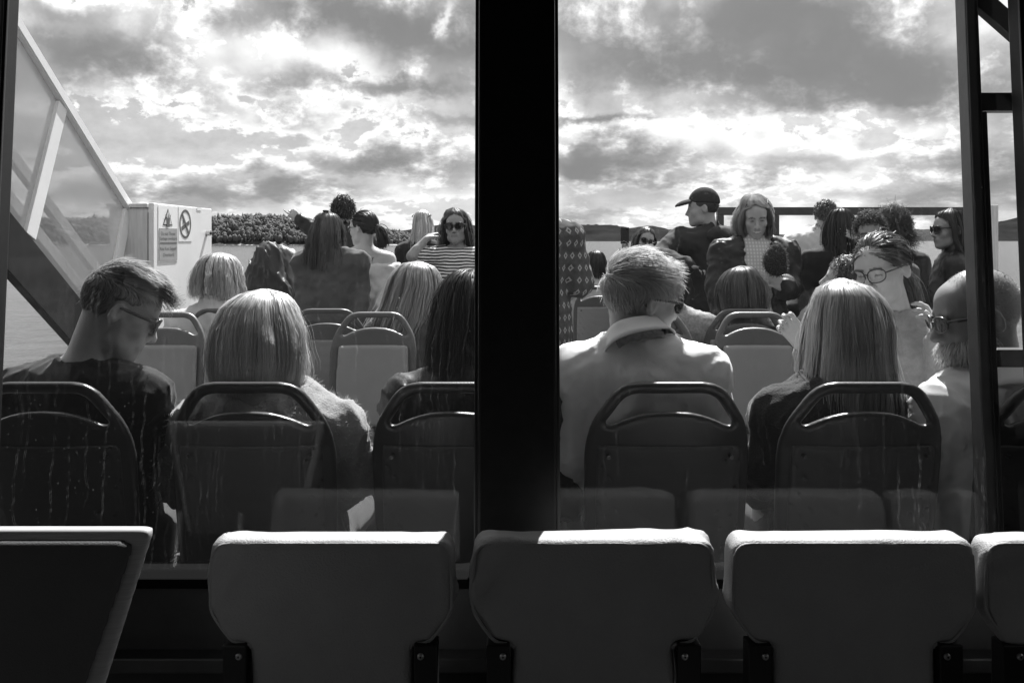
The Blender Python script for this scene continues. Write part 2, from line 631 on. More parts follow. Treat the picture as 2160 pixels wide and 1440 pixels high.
def glass_material(name, streak, dust=0.012, refl=1.0, tint=1.0):
    """thin pane: clear, mirror-like by Fresnel, with dried drip marks on it that scatter the sun"""
    m = bpy.data.materials.new(name)
    m.use_nodes = True
    t = NT(m.node_tree)
    t.n.clear()
    out = t.node('ShaderNodeOutputMaterial')
    tr = t.node('ShaderNodeBsdfTransparent'); tr.inputs[0].default_value = (tint, tint, tint, 1)
    gl = t.node('ShaderNodeBsdfGlossy'); gl.inputs['Roughness'].default_value = 0.0
    gl.inputs['Color'].default_value = (refl, refl, refl, 1)
    geo = t.node('ShaderNodeNewGeometry')
    dt = t.node('ShaderNodeVectorMath', operation='DOT_PRODUCT')
    t.l.new(geo.outputs['Incoming'], dt.inputs[0]); t.l.new(geo.outputs['Normal'], dt.inputs[1])
    fr = t.m('MULTIPLY_ADD', t.m('POWER', t.m('SUBTRACT', 1.0, t.m('ABSOLUTE', dt.outputs['Value']), clamp=True), 5.0), 0.96, 0.011)
    mx = t.node('ShaderNodeMixShader')
    t.l.new(fr, mx.inputs[0]); t.l.new(tr.outputs[0], mx.inputs[1]); t.l.new(gl.outputs[0], mx.inputs[2])
    oc = t.node('ShaderNodeTexCoord').outputs['Object']
    x, y, z = t.sep(oc)
    wob = t.m('MULTIPLY', t.m('SUBTRACT', t.noise(t.xyz(t.m('MULTIPLY', x, 9), 0.0, t.m('MULTIPLY', z, 7)), 1.0, 4, 0.6), 0.5), 0.06)
    xx = t.m('ADD', x, wob)
    fac = dust
    if streak:
        # every lane across the pane may hold one drip of its own width, start and length
        total = None
        for lane, seed, wid, prob in ((62.0, 1.3, 0.040, 0.42), (38.0, 7.7, 0.026, 0.50), (95.0, 4.1, 0.060, 0.40)):
            s = t.m('MULTIPLY', xx, lane)
            cell = t.m('FLOOR', s)
            fx = t.m('ABSOLUTE', t.m('SUBTRACT', t.m('SUBTRACT', s, cell), 0.5))
            wn = t.node('ShaderNodeTexWhiteNoise', noise_dimensions='2D')
            t.l.new(t.xyz(cell, seed, 0.0), wn.inputs['Vector'])
            r1 = wn.outputs['Value']
            cr, cg, cb = t.sep(wn.outputs['Color'])
            on = t.m('LESS_THAN', cb, prob)
            line = t.m('SUBTRACT', 1.0, t.rng(fx, wid * 0.35, wid, 0, 1))
            top = t.m('MULTIPLY_ADD', cr, 0.9, 0.75)
            length = t.m('MULTIPLY_ADD', cg, 0.55, 0.10)
            dz = t.m('SUBTRACT', top, z)
            within = t.m('MULTIPLY', t.rng(dz, -0.02, 0.03), t.m('SUBTRACT', 1.0, t.rng(dz, t.m('MULTIPLY', length, 0.8), length)))
            v = t.m('MULTIPLY', t.m('MULTIPLY', line, on), within)
            beads = t.rng(t.noise(t.xyz(t.m('MULTIPLY', x, 120), seed, t.m('MULTIPLY', z, 60)), 1.0, 3, 0.7), 0.40, 0.72, 0.08, 1.0)
            v = t.m('MULTIPLY', v, beads)
            total = v if total is None else t.m('MAXIMUM', total, v)
        spots = t.node('ShaderNodeTexVoronoi', feature='F1'); spots.inputs['Scale'].default_value = 70
        t.l.new(oc, spots.inputs['Vector'])
        wn2 = t.node('ShaderNodeTexWhiteNoise', noise_dimensions='3D')
        t.l.new(spots.outputs['Position'], wn2.inputs['Vector'])
        sp = t.m('MULTIPLY', t.m('LESS_THAN', spots.outputs['Distance'], t.m('MULTIPLY', wn2.outputs['Value'], 0.13)), t.m('GREATER_THAN', wn2.outputs['Value'], 0.75))
        sp = t.m('MULTIPLY', sp, 0.5)
        patch = t.rng(t.noise(t.xyz(t.m('MULTIPLY', x, 2.2), 0.4, t.m('MULTIPLY', z, 1.5)), 1.0, 3, 0.5), 0.36, 0.62, 0.15, 1.0)
        low = t.rng(z, 1.72, 1.40, 0.25, 1.0)
        total = t.m('MULTIPLY', t.m('MAXIMUM', total, sp), t.m('MULTIPLY', patch, low))
        fac = t.m('MULTIPLY_ADD', total, streak, dust)
    df = t.node('ShaderNodeBsdfTranslucent'); df.inputs[0].default_value = (0.8, 0.8, 0.8, 1)
    mx2 = t.node('ShaderNodeMixShader')
    t.put(mx2.inputs[0], fac)
    t.l.new(mx.outputs[0], mx2.inputs[1]); t.l.new(df.outputs[0], mx2.inputs[2])
    t.l.new(mx2.outputs[0], out.inputs[0])
    return m


M_BLACK = mat('black_paint', 0.012, 0.45, 0.3, noise=(30, 0.3))
M_GASKET = mat('rubber_gasket', 0.03, 0.35, 0.5)
M_DARKWALL = mat('dark_cabin_wall', 0.035, 0.6, 0.25, noise=(12, 0.25))
M_FLOOR = mat('cabin_floor_vinyl', 0.04, 0.5, 0.4, noise=(9, 0.4))
M_CEIL = mat('cabin_ceiling_panel', 0.27, 0.7, 0.3)
M_DECK = mat('painted_deck', 0.07, 0.75, 0.3, noise=(5, 0.25), bump=(180, 0.4))
M_WHITE = mat('white_ship_paint', 0.78, 0.4, 0.5, noise=(4, 0.06), bump=(40, 0.08))
M_WHITE2 = mat('weathered_white_paint', 0.62, 0.5, 0.4, noise=(7, 0.22, (6, 6, 0.6)), bump=(30, 0.15))
M_STEELB = mat('dark_steel_paint', 0.03, 0.35, 0.5, noise=(14, 0.4), bump=(60, 0.15))
M_STEELLIT = mat('lit_steel_paint', 0.07, 0.4, 0.5, noise=(14, 0.3), bump=(60, 0.15))  # lighter copy of the dark steel, for the sunlit side of the post
G_WINDOW = glass_material('window_glass', 0.06, 0.0012)
G_DIM = glass_material('dimming_glass', 0.0, 0.01, tint=0.85)  # tint added to dim the sky coming through the side windows
G_SCREEN = glass_material('screen_glass', 0.0, 0.02, tint=0.95)


def sea_material():
    m = bpy.data.materials.new('sea_water')
    m.use_nodes = True
    t = NT(m.node_tree); t.n.clear()
    out = t.node('ShaderNodeOutputMaterial')
    b = t.node('ShaderNodeBsdfPrincipled')
    b.inputs['Base Color'].default_value = (0.035, 0.035, 0.035, 1)
    b.inputs['Roughness'].default_value = 0.16
    b.inputs['IOR'].default_value = 1.33
    pos = t.node('ShaderNodeNewGeometry').outputs['Position']
    n1 = t.noise(t.scale(pos, (0.30, 0.55, 1)), 1.0, 5, 0.62, 0.3)
    n2 = t.noise(t.scale(pos, (0.035, 0.08, 1)), 1.0, 3, 0.5)
    h = t.m('ADD', t.m('MULTIPLY', n1, 0.8), t.m('MULTIPLY', n2, 1.5))
    bp = t.node('ShaderNodeBump')
    bp.inputs['Strength'].default_value = 0.9
    bp.inputs['Distance'].default_value = 0.45
    t.l.new(h, bp.inputs['Height'])
    t.l.new(bp.outputs[0], b.inputs['Normal'])
    t.l.new(b.outputs[0], out.inputs[0])
    return m


SEA_Z = -3.2
sea = mesh_obj('sea', [(-40000, -8000, 0), (40000, -8000, 0), (40000, 45000, 0), (-40000, 45000, 0)], [(0, 1, 2, 3)], sea_material(), loc=(0, 0, SEA_Z))
tag(sea, 'choppy grey sea glittering below the sun', kind='structure')


def ridge(name, prof, dist, depth, m, label, rough=0.1, seed=1, base=SEA_Z - 1):
    """hill: crest heights given as picture points (px, py) at distance dist, rolling back by depth"""
    g = np.random.default_rng(seed)
    px = np.arange(prof[0][0], prof[-1][0] + 1, 6.0)
    py = np.interp(px, [p[0] for p in prof], [p[1] for p in prof])
    n = len(px)
    rows = 9
    V = []
    amp = np.interp(px, [px[0], px[0] + 40, px[-1] - 40, px[-1]], [0, 1, 1, 0])
    noise = np.convolve(g.normal(size=n + 20), np.ones(5) / 5, 'same')[10:-10]
    for r in range(rows):
        f = r / (rows - 1)
        Y = dist + depth * (f - 0.5)
        hgt = math.sin(math.pi * min(1.0, 0.06 + 0.94 * f)) if f > 0.5 else math.sin(math.pi * f) ** 0.75
        for i in range(n):
            top = EYE + (HZ - py[i]) * dist / FPX
            z = base + (top - base) * hgt
            z += rough * (top - base) * noise[i] * hgt + (g.normal() * rough * 0.35 * (top - base) if 0 < r < rows - 1 else 0)
            V.append(((px[i] - 1080) * dist / FPX, Y, z))
    F = [(r * n + i, r * n + i + 1, (r + 1) * n + i + 1, (r + 1) * n + i) for r in range(rows - 1) for i in range(n - 1)]
    o = mesh_obj(name, V, F, m, smooth=True)
    tag(o, label, kind='structure')
    return o


M_LAND = mat('wooded_land', 0.055, 0.9, 0.1, noise=(0.02, 0.5))
M_FARLAND = mat('far_wooded_hill', 0.02, 1.0, 0.0, noise=(0.006, 0.5), bump=(0.02, 1.0))
M_SHORE = mat('shore_rock', 0.30, 0.9, 0.2, noise=(0.3, 0.4))
ISL = [(-700, 470), (-200, 466), (200, 470), (420, 468), (470, 466), (540, 463), (610, 465), (660, 472), (720, 480), (780, 490), (840, 494), (875, 502), (890, 512)]
ISL_D = 900.0
ridge('island', ISL, ISL_D, 160, M_LAND, 'low wooded island across the water', 0.06, 3)
ridge('far_hill', [(640, 512), (820, 492), (900, 478), (985, 474), (1060, 478), (1180, 474), (1285, 474), (1325, 481), (1368, 477), (1405, 485), (1470, 482), (1540, 487), (1600, 492), (1680, 497), (1760, 508)], 5200.0, 1500, M_FARLAND, 'long low hill along the horizon', 0.05, 5)
ridge('distant_hill', [(1500, 512), (1640, 496), (1760, 494), (1880, 488), (1990, 482), (2060, 478), (2110, 467), (2170, 456), (2300, 446), (2700, 450)], 6500.0, 1500, M_FARLAND, 'pale distant hill rising behind the stern screen', 0.05, 8)


def wood(name, prof, dist, depth, n, m, label, seed, size=(1.7, 3.9)):
    """the trees of a far wood, one crown mesh of many small ragged lobes"""
    g = np.random.default_rng(seed)
    bm = bmesh.new(); bmesh.ops.create_icosphere(bm, subdivisions=1, radius=1.0)
    sv = np.array([v.co[:] for v in bm.verts]); sf = np.array([[v.index for v in f.verts] for f in bm.faces]); bm.free()
    VV, FF = [], []
    for i in range(n):
        px = g.uniform(prof[0][0] + 5, prof[-1][0] - 12)
        py = np.interp(px, [p[0] for p in prof], [p[1] for p in prof])
        f = g.uniform(0.02, 0.62)
        Y = dist + depth * (f - 0.5)
        top = EYE + (HZ - py) * dist / FPX
        z = SEA_Z + (top - SEA_Z) * math.sin(math.pi * min(f, 0.5)) ** 0.75
        r = g.uniform(*size) * (0.55 + 0.45 * min(1, (top - SEA_Z) / 20))
        con = g.random() < 0.25
        sc = np.array([r * (0.45 if con else 0.72), r * (0.45 if con else 0.72), r * (1.35 if con else 1.05)])
        q = sv * (1 + g.normal(size=(len(sv), 1)) * 0.24) * sc
        VV.append(q + np.array([(px - 1080) * dist / FPX, Y, z + sc[2] * 0.45]))
        FF.append(sf + len(sv) * i)
    o = mesh_obj(name, np.concatenate(VV), np.concatenate(FF), m, smooth=True)
    return tag(o, label, 'woodland', kind='stuff')


M_FOLIAGE = mat('tree_foliage', 0.08, 0.9, 0.1, noise=(0.35, 0.6), bump=(0.8, 1.0))
wood('wood', ISL, ISL_D, 160, 8000, M_FOLIAGE, 'dense broadleaf wood covering the island', 11)
# pale strip of rock along the island's waterline
sv = []
for i, px in enumerate(np.arange(-700, 884, 9.0)):
    h = abs(RNG.normal()) * 0.9 + 0.4
    for z, dy in ((SEA_Z - 0.5, 0), (SEA_Z + h, 3), (SEA_Z + h, 12)):
        sv.append(((px - 1080) * 818 / FPX, 818 + dy + RNG.normal() * 2, z))
nn = len(sv) // 3
sf = [(3 * i + r, 3 * i + 3 + r, 3 * i + 4 + r, 3 * i + 1 + r) for i in range(nn - 1) for r in (0, 1)]
tag(mesh_obj('shore', sv, sf, M_SHORE), 'strip of pale rock along the waterline', kind='structure')

# ship: deck, hull, cabin shell
tag(box('deck', (-3.7, 1.95, -0.12), (5.4, 9.7, 0.0), M_DECK), 'grey painted open aft deck', kind='structure')
tag(box('hull', (-3.72, -7.0, SEA_Z - 1.0), (5.42, 9.72, -0.125), M_BLACK), 'dark ship side below the deck', kind='structure')
tag(box('cabin_floor', (-2.7, -6.0, -0.1), (3.0, 1.75, 0.0), M_FLOOR), 'dark cabin floor', kind='structure')
tag(box('cabin_ceiling', (-2.7, -6.0, 2.35), (3.0, 2.05, 2.45), M_CEIL), 'plain cabin ceiling', kind='structure')
tag(box('wall_rear', (-2.7, -6.1, 0.0), (3.0, -6.005, 2.35), M_DARKWALL), 'dark rear cabin wall', kind='structure')
for sx, nm in ((-2.7, 'wall_port'), (3.0, 'wall_starboard')):
    w = empty(nm, (sx, 0, 0), 'cabin side wall with a row of windows', kind='structure')
    t_ = 0.06
    box('panel', (-t_, -6.0, 0.0), (t_, 1.80, 1.02), M_DARKWALL, w)
    box('panel', (-t_, -6.0, 1.92), (t_, 1.80, 2.345), M_DARKWALL, w)
    ys = [-6.0, -5.6, -4.1, -3.7, -2.2, -1.8, -0.3, 0.1, 1.15, 1.80]
    for a in range(1, len(ys) - 1, 2):
        box('pane', (-0.005, ys[a] + 0.002, 1.022), (0.005, ys[a + 1] - 0.002, 1.918), G_DIM, w)  # out of view; tinted panes added to weaken sky reflections in the window wall
    for a in range(0, len(ys), 2):
        box('window_post', (-t_, ys[a], 1.022), (t_, ys[a + 1], 1.918), M_DARKWALL, w)

# the window wall in front of the camera
wall = empty('cabin_window_wall', (0, 1.85, 0), 'black window wall between the dark cabin and the sunny deck', kind='structure')
WO = (0, 1.85, 0)


def wbox(name, x0, x1, z0, z1, d0, d1, m, parent=wall, bev=0.004):
    return box(name, (x0, 1.88 + d0, z0), (x1, 1.88 + d1, z1), m, parent, bev, TILT, EYE, WO)


XL, XA, XB, XR = -1.106, -0.0705, 0.0915, 1.112
ZS, ZT = 0.672, 2.34
wbox('pillar', XA, XB, ZS - 0.02, ZT, -0.055, 0.05, M_BLACK, bev=0.006)
wbox('jamb', -2.62, XL, 0.02, ZT, -0.05, 0.05, M_BLACK)
wbox('jamb', XR, 2.9, 0.02, ZT, -0.05, 0.05, M_BLACK)
wbox('lower_panel', XL + 0.002, XR - 0.002, 0.02, ZS - 0.022, -0.03, 0.05, M_DARKWALL)
wbox('sill', XL + 0.002, XR - 0.002, ZS - 0.02, ZS, -0.045, 0.055, mat('matt_black_sill', 0.005, 0.95, 0.02))
wbox('ledge', XL + 0.003, XR - 0.003, 0.50, 0.53, -0.075, -0.032, M_STEELB)
wbox('head_beam', XL + 0.002, XR - 0.002, 2.22, ZT, -0.04, 0.045, M_BLACK)
for x0, x1 in ((XL, XA), (XB, XR)):
    p = wbox('window_pane', x0 + 0.002, x1 - 0.002, ZS + 0.002, 2.218, -0.003, 0.003, G_WINDOW, bev=0)
    wbox('gasket', x0 + 0.001, x0 + 0.009, ZS + 0.003, 2.215, -0.012, -0.0045, M_GASKET, p, bev=0.002)
    wbox('gasket', x1 - 0.009, x1 - 0.001, ZS + 0.003, 2.215, -0.012, -0.0045, M_GASKET, p, bev=0.002)

# steel frame standing just outside the right pane
sf_ = empty('steel_frame', (1.05, 2.02, 0), 'dark steel frame with a crossbar and brace outside the right-hand pane', 'frame')
SO = (1.05, 2.02, 0)


def fbox(name, x0, x1, z0, z1, y0, y1, m):
    return box(name, (x0, y0, z0), (x1, y1, z1), m, sf_, 0.003, TILT, EYE, SO)


fbox('post', 1.046, 1.074, 0.0, 2.3, 1.985, 2.03, M_STEELLIT)  # lit side of the post put into its lighter grey
fbox('post_face', 1.0745, 1.088, 0.0, 1.655, 1.985, 2.03, M_STEELB)
fbox('post_front_shade', 1.0465, 1.0738, 0.0, 2.3, 1.979, 1.984, M_STEELB)  # dark sheet stands in for shade on the front of the post
fbox('crossbar', 1.075, 1.75, 1.657, 1.700, 1.99, 2.03, M_STEELB)
fbox('crossbar', 1.0885, 1.75, 1.075, 1.115, 1.99, 2.03, M_STEELB)
beam('brace', P(2050, -14, 2.045), P(2330, 232, 2.045), 0.03, 0.043, M_STEELB, sf_, off=SO)

# sloping side screen, port side
SX = -2.6
st = empty('side_screen', (SX, 5.0, 0), 'white sloping glazed side screen with a dark lower beam beside the cabinet', 'side screen')
STO = (SX, 5.0, 0)


def sp(px, py):
    Y = FPX * SX / (px - 1080)
    return np.array([SX, Y, EYE - (py - HZ) * Y / FPX])


top0, top1 = sp(42, 58), sp(262, 418)
dirv = top1 - top0
slope = dirv[2] / dirv[1]


def sline(z_at, Y, y0=4.6):
    return z_at + slope * (Y - y0)


zt = top0[2] + slope * (4.6 - top0[1])
zs_hi = sp(20, 455)[2] + slope * (4.6 - sp(20, 455)[1])
zs_lo = sp(15, 580)[2] + slope * (4.6 - sp(15, 580)[1])
Y0, Y1 = 3.3, 6.55
M_SGLASS = glass_material('side_glass', 0.0, 0.30, tint=0.78)
for dx in (0.0,):
    for nm, za, zb, th, m in (('lower_beam', zs_lo, zs_hi, 0.05, mat('matt_dark_beam', 0.018, 0.85, 0.08, noise=(10, 0.3))), ('glass_panel', zs_hi + 0.004, zt - 0.075, 0.010, M_SGLASS), ('top_rail', zt - 0.075, zt, 0.075, M_WHITE)):
        V = [(SX + dx + s * th / 2 - STO[0], y - STO[1], sline(z, y) - STO[2]) for s in (-1, 1) for y in (Y0, Y1) for z in (za, zb)]
        if dx == 0.0 and nm == 'stringer':
            pass
        bm = bmesh.new()
        vs = [bm.verts.new(q) for q in V]
        for f in BOXF:
            bm.faces.new([vs[i] for i in f])
        bmesh.ops.recalc_face_normals(bm, faces=bm.faces)
        if nm != 'glass_panel':
            bmesh.ops.bevel(bm, geom=list(bm.edges), offset=0.006, segments=2, affect='EDGES')
        me = bpy.data.meshes.new(nm); bm.to_mesh(me); bm.free(); me.materials.append(m)
        o = bpy.data.objects.new(nm, me); COL.objects.link(o); o.parent = st
    for yb in (3.85, 4.70, 5.56):
        za = sline(zs_hi, yb) + 0.003
        beam('post', (SX + dx, yb - 0.0, za), (SX + dx, yb + 0.335, sline(zt, yb + 0.335) - 0.08), 0.05, 0.10, M_WHITE, st, up=(0, 1, 0), off=STO)
# inner rail bars seen through the glass
for dz in (0.36, 0.62):
    beam('rail', (SX - 0.22, Y0, sline(zs_hi + dz, Y0)), (SX - 0.22, Y1, sline(zs_hi + dz, Y1)), 0.04, 0.075, M_WHITE2, st, off=STO)

# stern bulwark and wind screen
tag(box('bulwark', (-3.69, 9.60, 0.002), (5.39, 9.68, 0.50), M_WHITE, bev=0.01), 'low white bulwark across the stern', 'bulwark', kind='structure')
scr = empty('wind_screen', (3.5, 9.5, 0), 'dark framed glass wind screen across the stern', 'wind screen')
SCO = (3.5, 9.5, 0)
zb_, zt_ = EYE + (HZ - 454) * 9.5 / FPX, EYE + (HZ - 437) * 9.5 / FPX
xs_ = [(1512 - 1080) * 9.5 / FPX, (1636 - 1080) * 9.5 / FPX, (2092 - 1080) * 9.5 / FPX]
box('top_bar', (xs_[0], 9.46, zb_), (xs_[2] - 0.05, 9.54, zt_), M_STEELB, scr, 0.005, off=SCO)
box('post', (xs_[0], 9.462, 0.004), (xs_[0] + 0.07, 9.538, zb_ - 0.002), M_STEELB, scr, 0.005, off=SCO)
box('post', (xs_[1] - 0.05, 9.462, 0.004), (xs_[1] + 0.03, 9.538, zb_ - 0.002), M_STEELB, scr, 0.005, off=SCO)
box('post', (xs_[2] - 0.045, 9.45, 0.004), (xs_[2] + 0.045, 9.55, zt_ + 0.02), M_WHITE2, scr, 0.005, off=SCO)
for a, b in ((xs_[0] + 0.072, xs_[1] - 0.052), (xs_[1] + 0.032, xs_[2] - 0.047)):
    box('pane', (a, 9.495, 0.55), (b, 9.503, zb_ - 0.003), G_SCREEN, scr, off=SCO)

# electrical cabinet
CO = (-2.55, 6.4, 0)
cab = empty('electrical_cabinet', CO, 'white steel electrical cabinet with warning and no smoking signs', 'cabinet')
cx0, cx1 = (230 - 1080) * 5.88 / FPX, (325 - 1080) * 5.88 / FPX
cz = EYE + (HZ - 428) * 5.88 / FPX
cy0, cy1 = 5.88, 7.02
box('body', (cx0, cy0 + 0.002, 0.004), (cx1 - 0.045, cy1, cz - 0.035), M_WHITE2, cab, 0.004, off=CO)
box('door', (cx1 - 0.036, cy0 - 0.008, 0.06), (cx1, cy1 - 0.01, cz), M_WHITE, cab, 0.006, off=CO)
box('rain_cover', (cx0 - 0.012, cy0 - 0.016, cz - 0.032), (cx1 - 0.042, cy1 + 0.01, cz - 0.004), M_WHITE2, cab, 0.004, off=CO)
box('door_seal', (cx1 - 0.0445, cy0 + 0.02, 0.07), (cx1 - 0.0365, cy1 - 0.03, cz - 0.05), M_BLACK, cab, off=CO)


def dp(px, py, lift=0.0):
    """point on the cabinet door"""
    Y = FPX * (cx1 + lift) / (px - 1080)
    return np.array([cx1 + lift, Y, EYE - (py - HZ) * Y / FPX]) - np.array(CO)


def plate(name, c, m, lift, parent, th=0.002):
    a, b = dp(c[0], c[1]), dp(c[2], c[3])
    z0, z1 = sorted((a[2], b[2])); y0, y1 = sorted((a[1], b[1]))
    x = cx1 - CO[0] + lift
    return box(name, (x, y0, z0), (x + th, y1, z1), m, parent)


M_PAPER = mat('sign_paper', 0.82, 0.35, 0.4, noise=(6, 0.05))
M_INK = mat('sign_ink', 0.10, 0.5, 0.3, noise=(20, 0.3))
M_SIGNGREY = mat('sign_grey_field', 0.33, 0.5, 0.3, noise=(10, 0.15))
ws = plate('warning_sign', (333, 433, 374, 551), M_PAPER, 0.001, cab)
ns = plate('no_smoking_sign', (376, 436, 404, 509), M_PAPER, 0.001, cab)
plate('grey_field', (334.5, 481, 372.5, 548), M_SIGNGREY, 0.0035, ws)
plate('rule', (336, 511.5, 371, 513), M_INK, 0.006, ws, 0.001)
XS = cx1 - CO[0]


def door_poly(name, pts, m, lift, parent, th=0.0012):
    """flat shape on the door: pts (y,z) local"""
    n = len(pts)
    V = [(XS + lift + d, y, z) for d in (0, th) for y, z in pts]
    F = [tuple(range(n))[::-1], tuple(range(n, 2 * n))] + [(i, (i + 1) % n, n + (i + 1) % n, n + i) for i in range(n)]
    return mesh_obj(name, V, F, m, parent)


# triangle with the overboard figure
ta, tb, tc_ = dp(353, 440), dp(342, 475.5), dp(362.5, 476)
cen = (ta + tb + tc_) / 3
door_poly('triangle', [(q[1], q[2]) for q in (ta, tb, tc_)], M_INK, 0.0036, ws)
door_poly('triangle_field', [tuple(cen[1:] + (q[1:] - cen[1:]) * 0.78) for q in (ta, tb, tc_)], mat('sign_yellow', 0.6, 0.5), 0.0052, ws)
cy_, cz_ = cen[1], cen[2] - 0.004
door_poly('figure', [(cy_ - 0.022, cz_ - 0.045), (cy_ + 0.022, cz_ - 0.045), (cy_ + 0.03, cz_ + 0.005), (cy_ + 0.05, cz_ + 0.045), (cy_ + 0.012, cz_ + 0.012), (cy_ + 0.004, cz_ + 0.045), (cy_ - 0.006, cz_ + 0.012), (cy_ - 0.05, cz_ + 0.04), (cy_ - 0.03, cz_ + 0.005)], M_INK, 0.0068, ws)


def door_text(txt, px, py, hpx, parent, wpx):
    """lettering laid flat on the door, fitted between picture columns px and px + wpx"""
    cu = bpy.data.curves.new('lettering', 'FONT')
    cu.body = txt; cu.size = 1.0; cu.extrude = 0.0
    ob = bpy.data.objects.new('tmp', cu); COL.objects.link(ob)
    bpy.context.view_layer.update()
    me = bpy.data.meshes.new_from_object(ob)
    bpy.data.objects.remove(ob)
    v = np.array([q.co[:] for q in me.vertices])
    a, b = dp(px, py), dp(px + wpx, py)
    z1 = dp(px, py - hpx)[2]
    w = v[:, 0].max() - v[:, 0].min(); hh = 0.73
    y = a[1] + (v[:, 0] - v[:, 0].min()) / w * (b[1] - a[1])
    z = a[2] + v[:, 1] / hh * (z1 - a[2])
    faces = [list(p.vertices) for p in me.polygons]
    mesh_obj('lettering', np.stack([np.full(len(v), XS + 0.0062), y, z], 1), faces, M_INK, parent)


door_text('Do not Throw', 338, 496, 8, ws, 30)
door_text('Garbage overboard', 335.5, 506, 7, ws, 36)
door_text('Ikke Kast Søppel', 336, 528, 7.5, ws, 34)
door_text('Overbord', 342, 541, 7.5, ws, 23)
# no smoking roundel
rc = dp(390, 472.5)
ry = (dp(402, 472)[1] - dp(377.5, 472)[1]) / 2
rz = (dp(390, 442)[2] - dp(390, 503)[2]) / 2
ang = np.linspace(0, 2 * math.pi, 40, endpoint=False)
V = [(XS + l, rc[1] + f * ry * math.cos(a), rc[2] + f * rz * math.sin(a)) for l in (0.0036, 0.0048) for f in (1.0, 0.83) for a in ang]
n_ = 40
F = []
for i in range(n_):
    j = (i + 1) % n_
    F += [(2 * n_ + i, 2 * n_ + j, 3 * n_ + j, 3 * n_ + i), (i, j, 2 * n_ + j, 2 * n_ + i), (n_ + j, n_ + i, 3 * n_ + i, 3 * n_ + j)]
mesh_obj('ring', V, F, M_INK, ns)


def bar2(name, p, q, w, lift, m, parent):
    p, q = np.array(p), np.array(q)
    d = (q - p) / np.linalg.norm(q - p); s = np.array([-d[1], d[0]]) * w / 2
    door_poly(name, [tuple(p + s), tuple(p - s), tuple(q - s), tuple(q + s)], m, lift, parent)


c2 = np.array([rc[1], rc[2]])
bar2('cigarette', c2 + np.array([-0.62 * ry, -0.33 * rz]), c2 + np.array([0.66 * ry, 0.12 * rz]), 0.03, 0.0036, M_INK, ns)
bar2('slash', c2 + np.array([-0.56 * ry, 0.66 * rz]), c2 + np.array([0.56 * ry, -0.66 * rz]), 0.022, 0.0052, M_INK, ns)
bar2('smoke', c2 + np.array([-0.42 * ry, -0.05 * rz]), c2 + np.array([-0.25 * ry, 0.45 * rz]), 0.010, 0.0036, M_INK, ns)
plate('name_plate', (415, 437.5, 424, 444.5), M_PAPER, 0.001, cab)
lk = dp(436, 492)
V, F = tube_geo([(XS, lk[1], lk[2]), (XS + 0.03, lk[1], lk[2])], 0.022, 16)
lock = mesh_obj('lock', V, F, mat('lock_chrome', 0.55, 0.2, 0.5, 1.0), cab, smooth=False)
V, F = tube_geo([(XS + 0.03, lk[1], lk[2]), (XS + 0.036, lk[1], lk[2])], 0.012, 12)
mesh_obj('keyhole', V, F, M_BLACK, lock)

# ------------------------------------------------------------------ seats
M_SHELL = mat('seat_plastic', 0.10, 0.38, 0.5, bump=(300, 0.1))
M_PANEL = mat('seat_panel', 0.27, 0.55, 0.35, noise=(3, 0.1), bump=(250, 0.15))
M_SHELLB = mat('seat_plastic_dark', 0.032, 0.32, 0.5, noise=(6, 0.2), bump=(300, 0.1))
M_PANELB = mat('seat_panel_dark', 0.055, 0.5, 0.3, noise=(3, 0.15))
M_TUBE = mat('seat_pedestal_steel', 0.25, 0.35, 0.5, 0.6)


def rcorner(pts, r, n=5):
    """round the corners of a polygon"""
    pts = np.asarray(pts, float)
    out = []
    for i in range(len(pts)):
        p, a, b = pts[i], pts[i - 1], pts[(i + 1) % len(pts)]
        da, db = a - p, b - p
        la, lb = np.linalg.norm(da), np.linalg.norm(db)
        rr = r[i] if hasattr(r, '__len__') else r
        rr = min(rr, la * 0.45, lb * 0.45)
        if rr < 1e-4:
            out.append(p); continue
        p0, p1 = p + da / la * rr, p + db / lb * rr
        for k in range(n + 1):
            f = k / n
            out.append((1 - f) ** 2 * p0 + 2 * f * (1 - f) * p + f * f * p1)
    return np.array(out)


SEAT_TOP = 1.017
half = [(0.125, 0.0), (0.192, -0.105), (0.206, -0.18), (0.204, -0.32), (0.196, -0.56)]
outl = rcorner([(x, z) for x, z in half] + [(-x, z) for x, z in half[::-1]], [0.05, 0.05, 0.05, 0.05, 0.04, 0.04, 0.05, 0.05, 0.05, 0.05])
hole = rcorner([(0.106, -0.029), (0.160, -0.108), (0.145, -0.112), (0.10, -0.090), (0.055, -0.077), (0.0, -0.073), (-0.055, -0.077), (-0.10, -0.090), (-0.145, -0.112), (-0.160, -0.108), (-0.106, -0.029)],
               [0.03, 0.008, 0.008, 0.02, 0.02, 0.02, 0.02, 0.02, 0.008, 0.008, 0.03])


def back_y(x, z):
    return 0.16 * (z + 0.0) + 0.9 * x * x - 0.05 * np.exp(-((z + 0.35) / 0.2) ** 2)


def back_y_f(x, z):
    return -back_y(x, z)


# the backrest leans towards -y at the top: sitter looks to +y
def lean(x, z):
    return 0.16 * (-z) * 1.0 + 0.8 * x * x * np.clip(-z * 6, 0, 1)


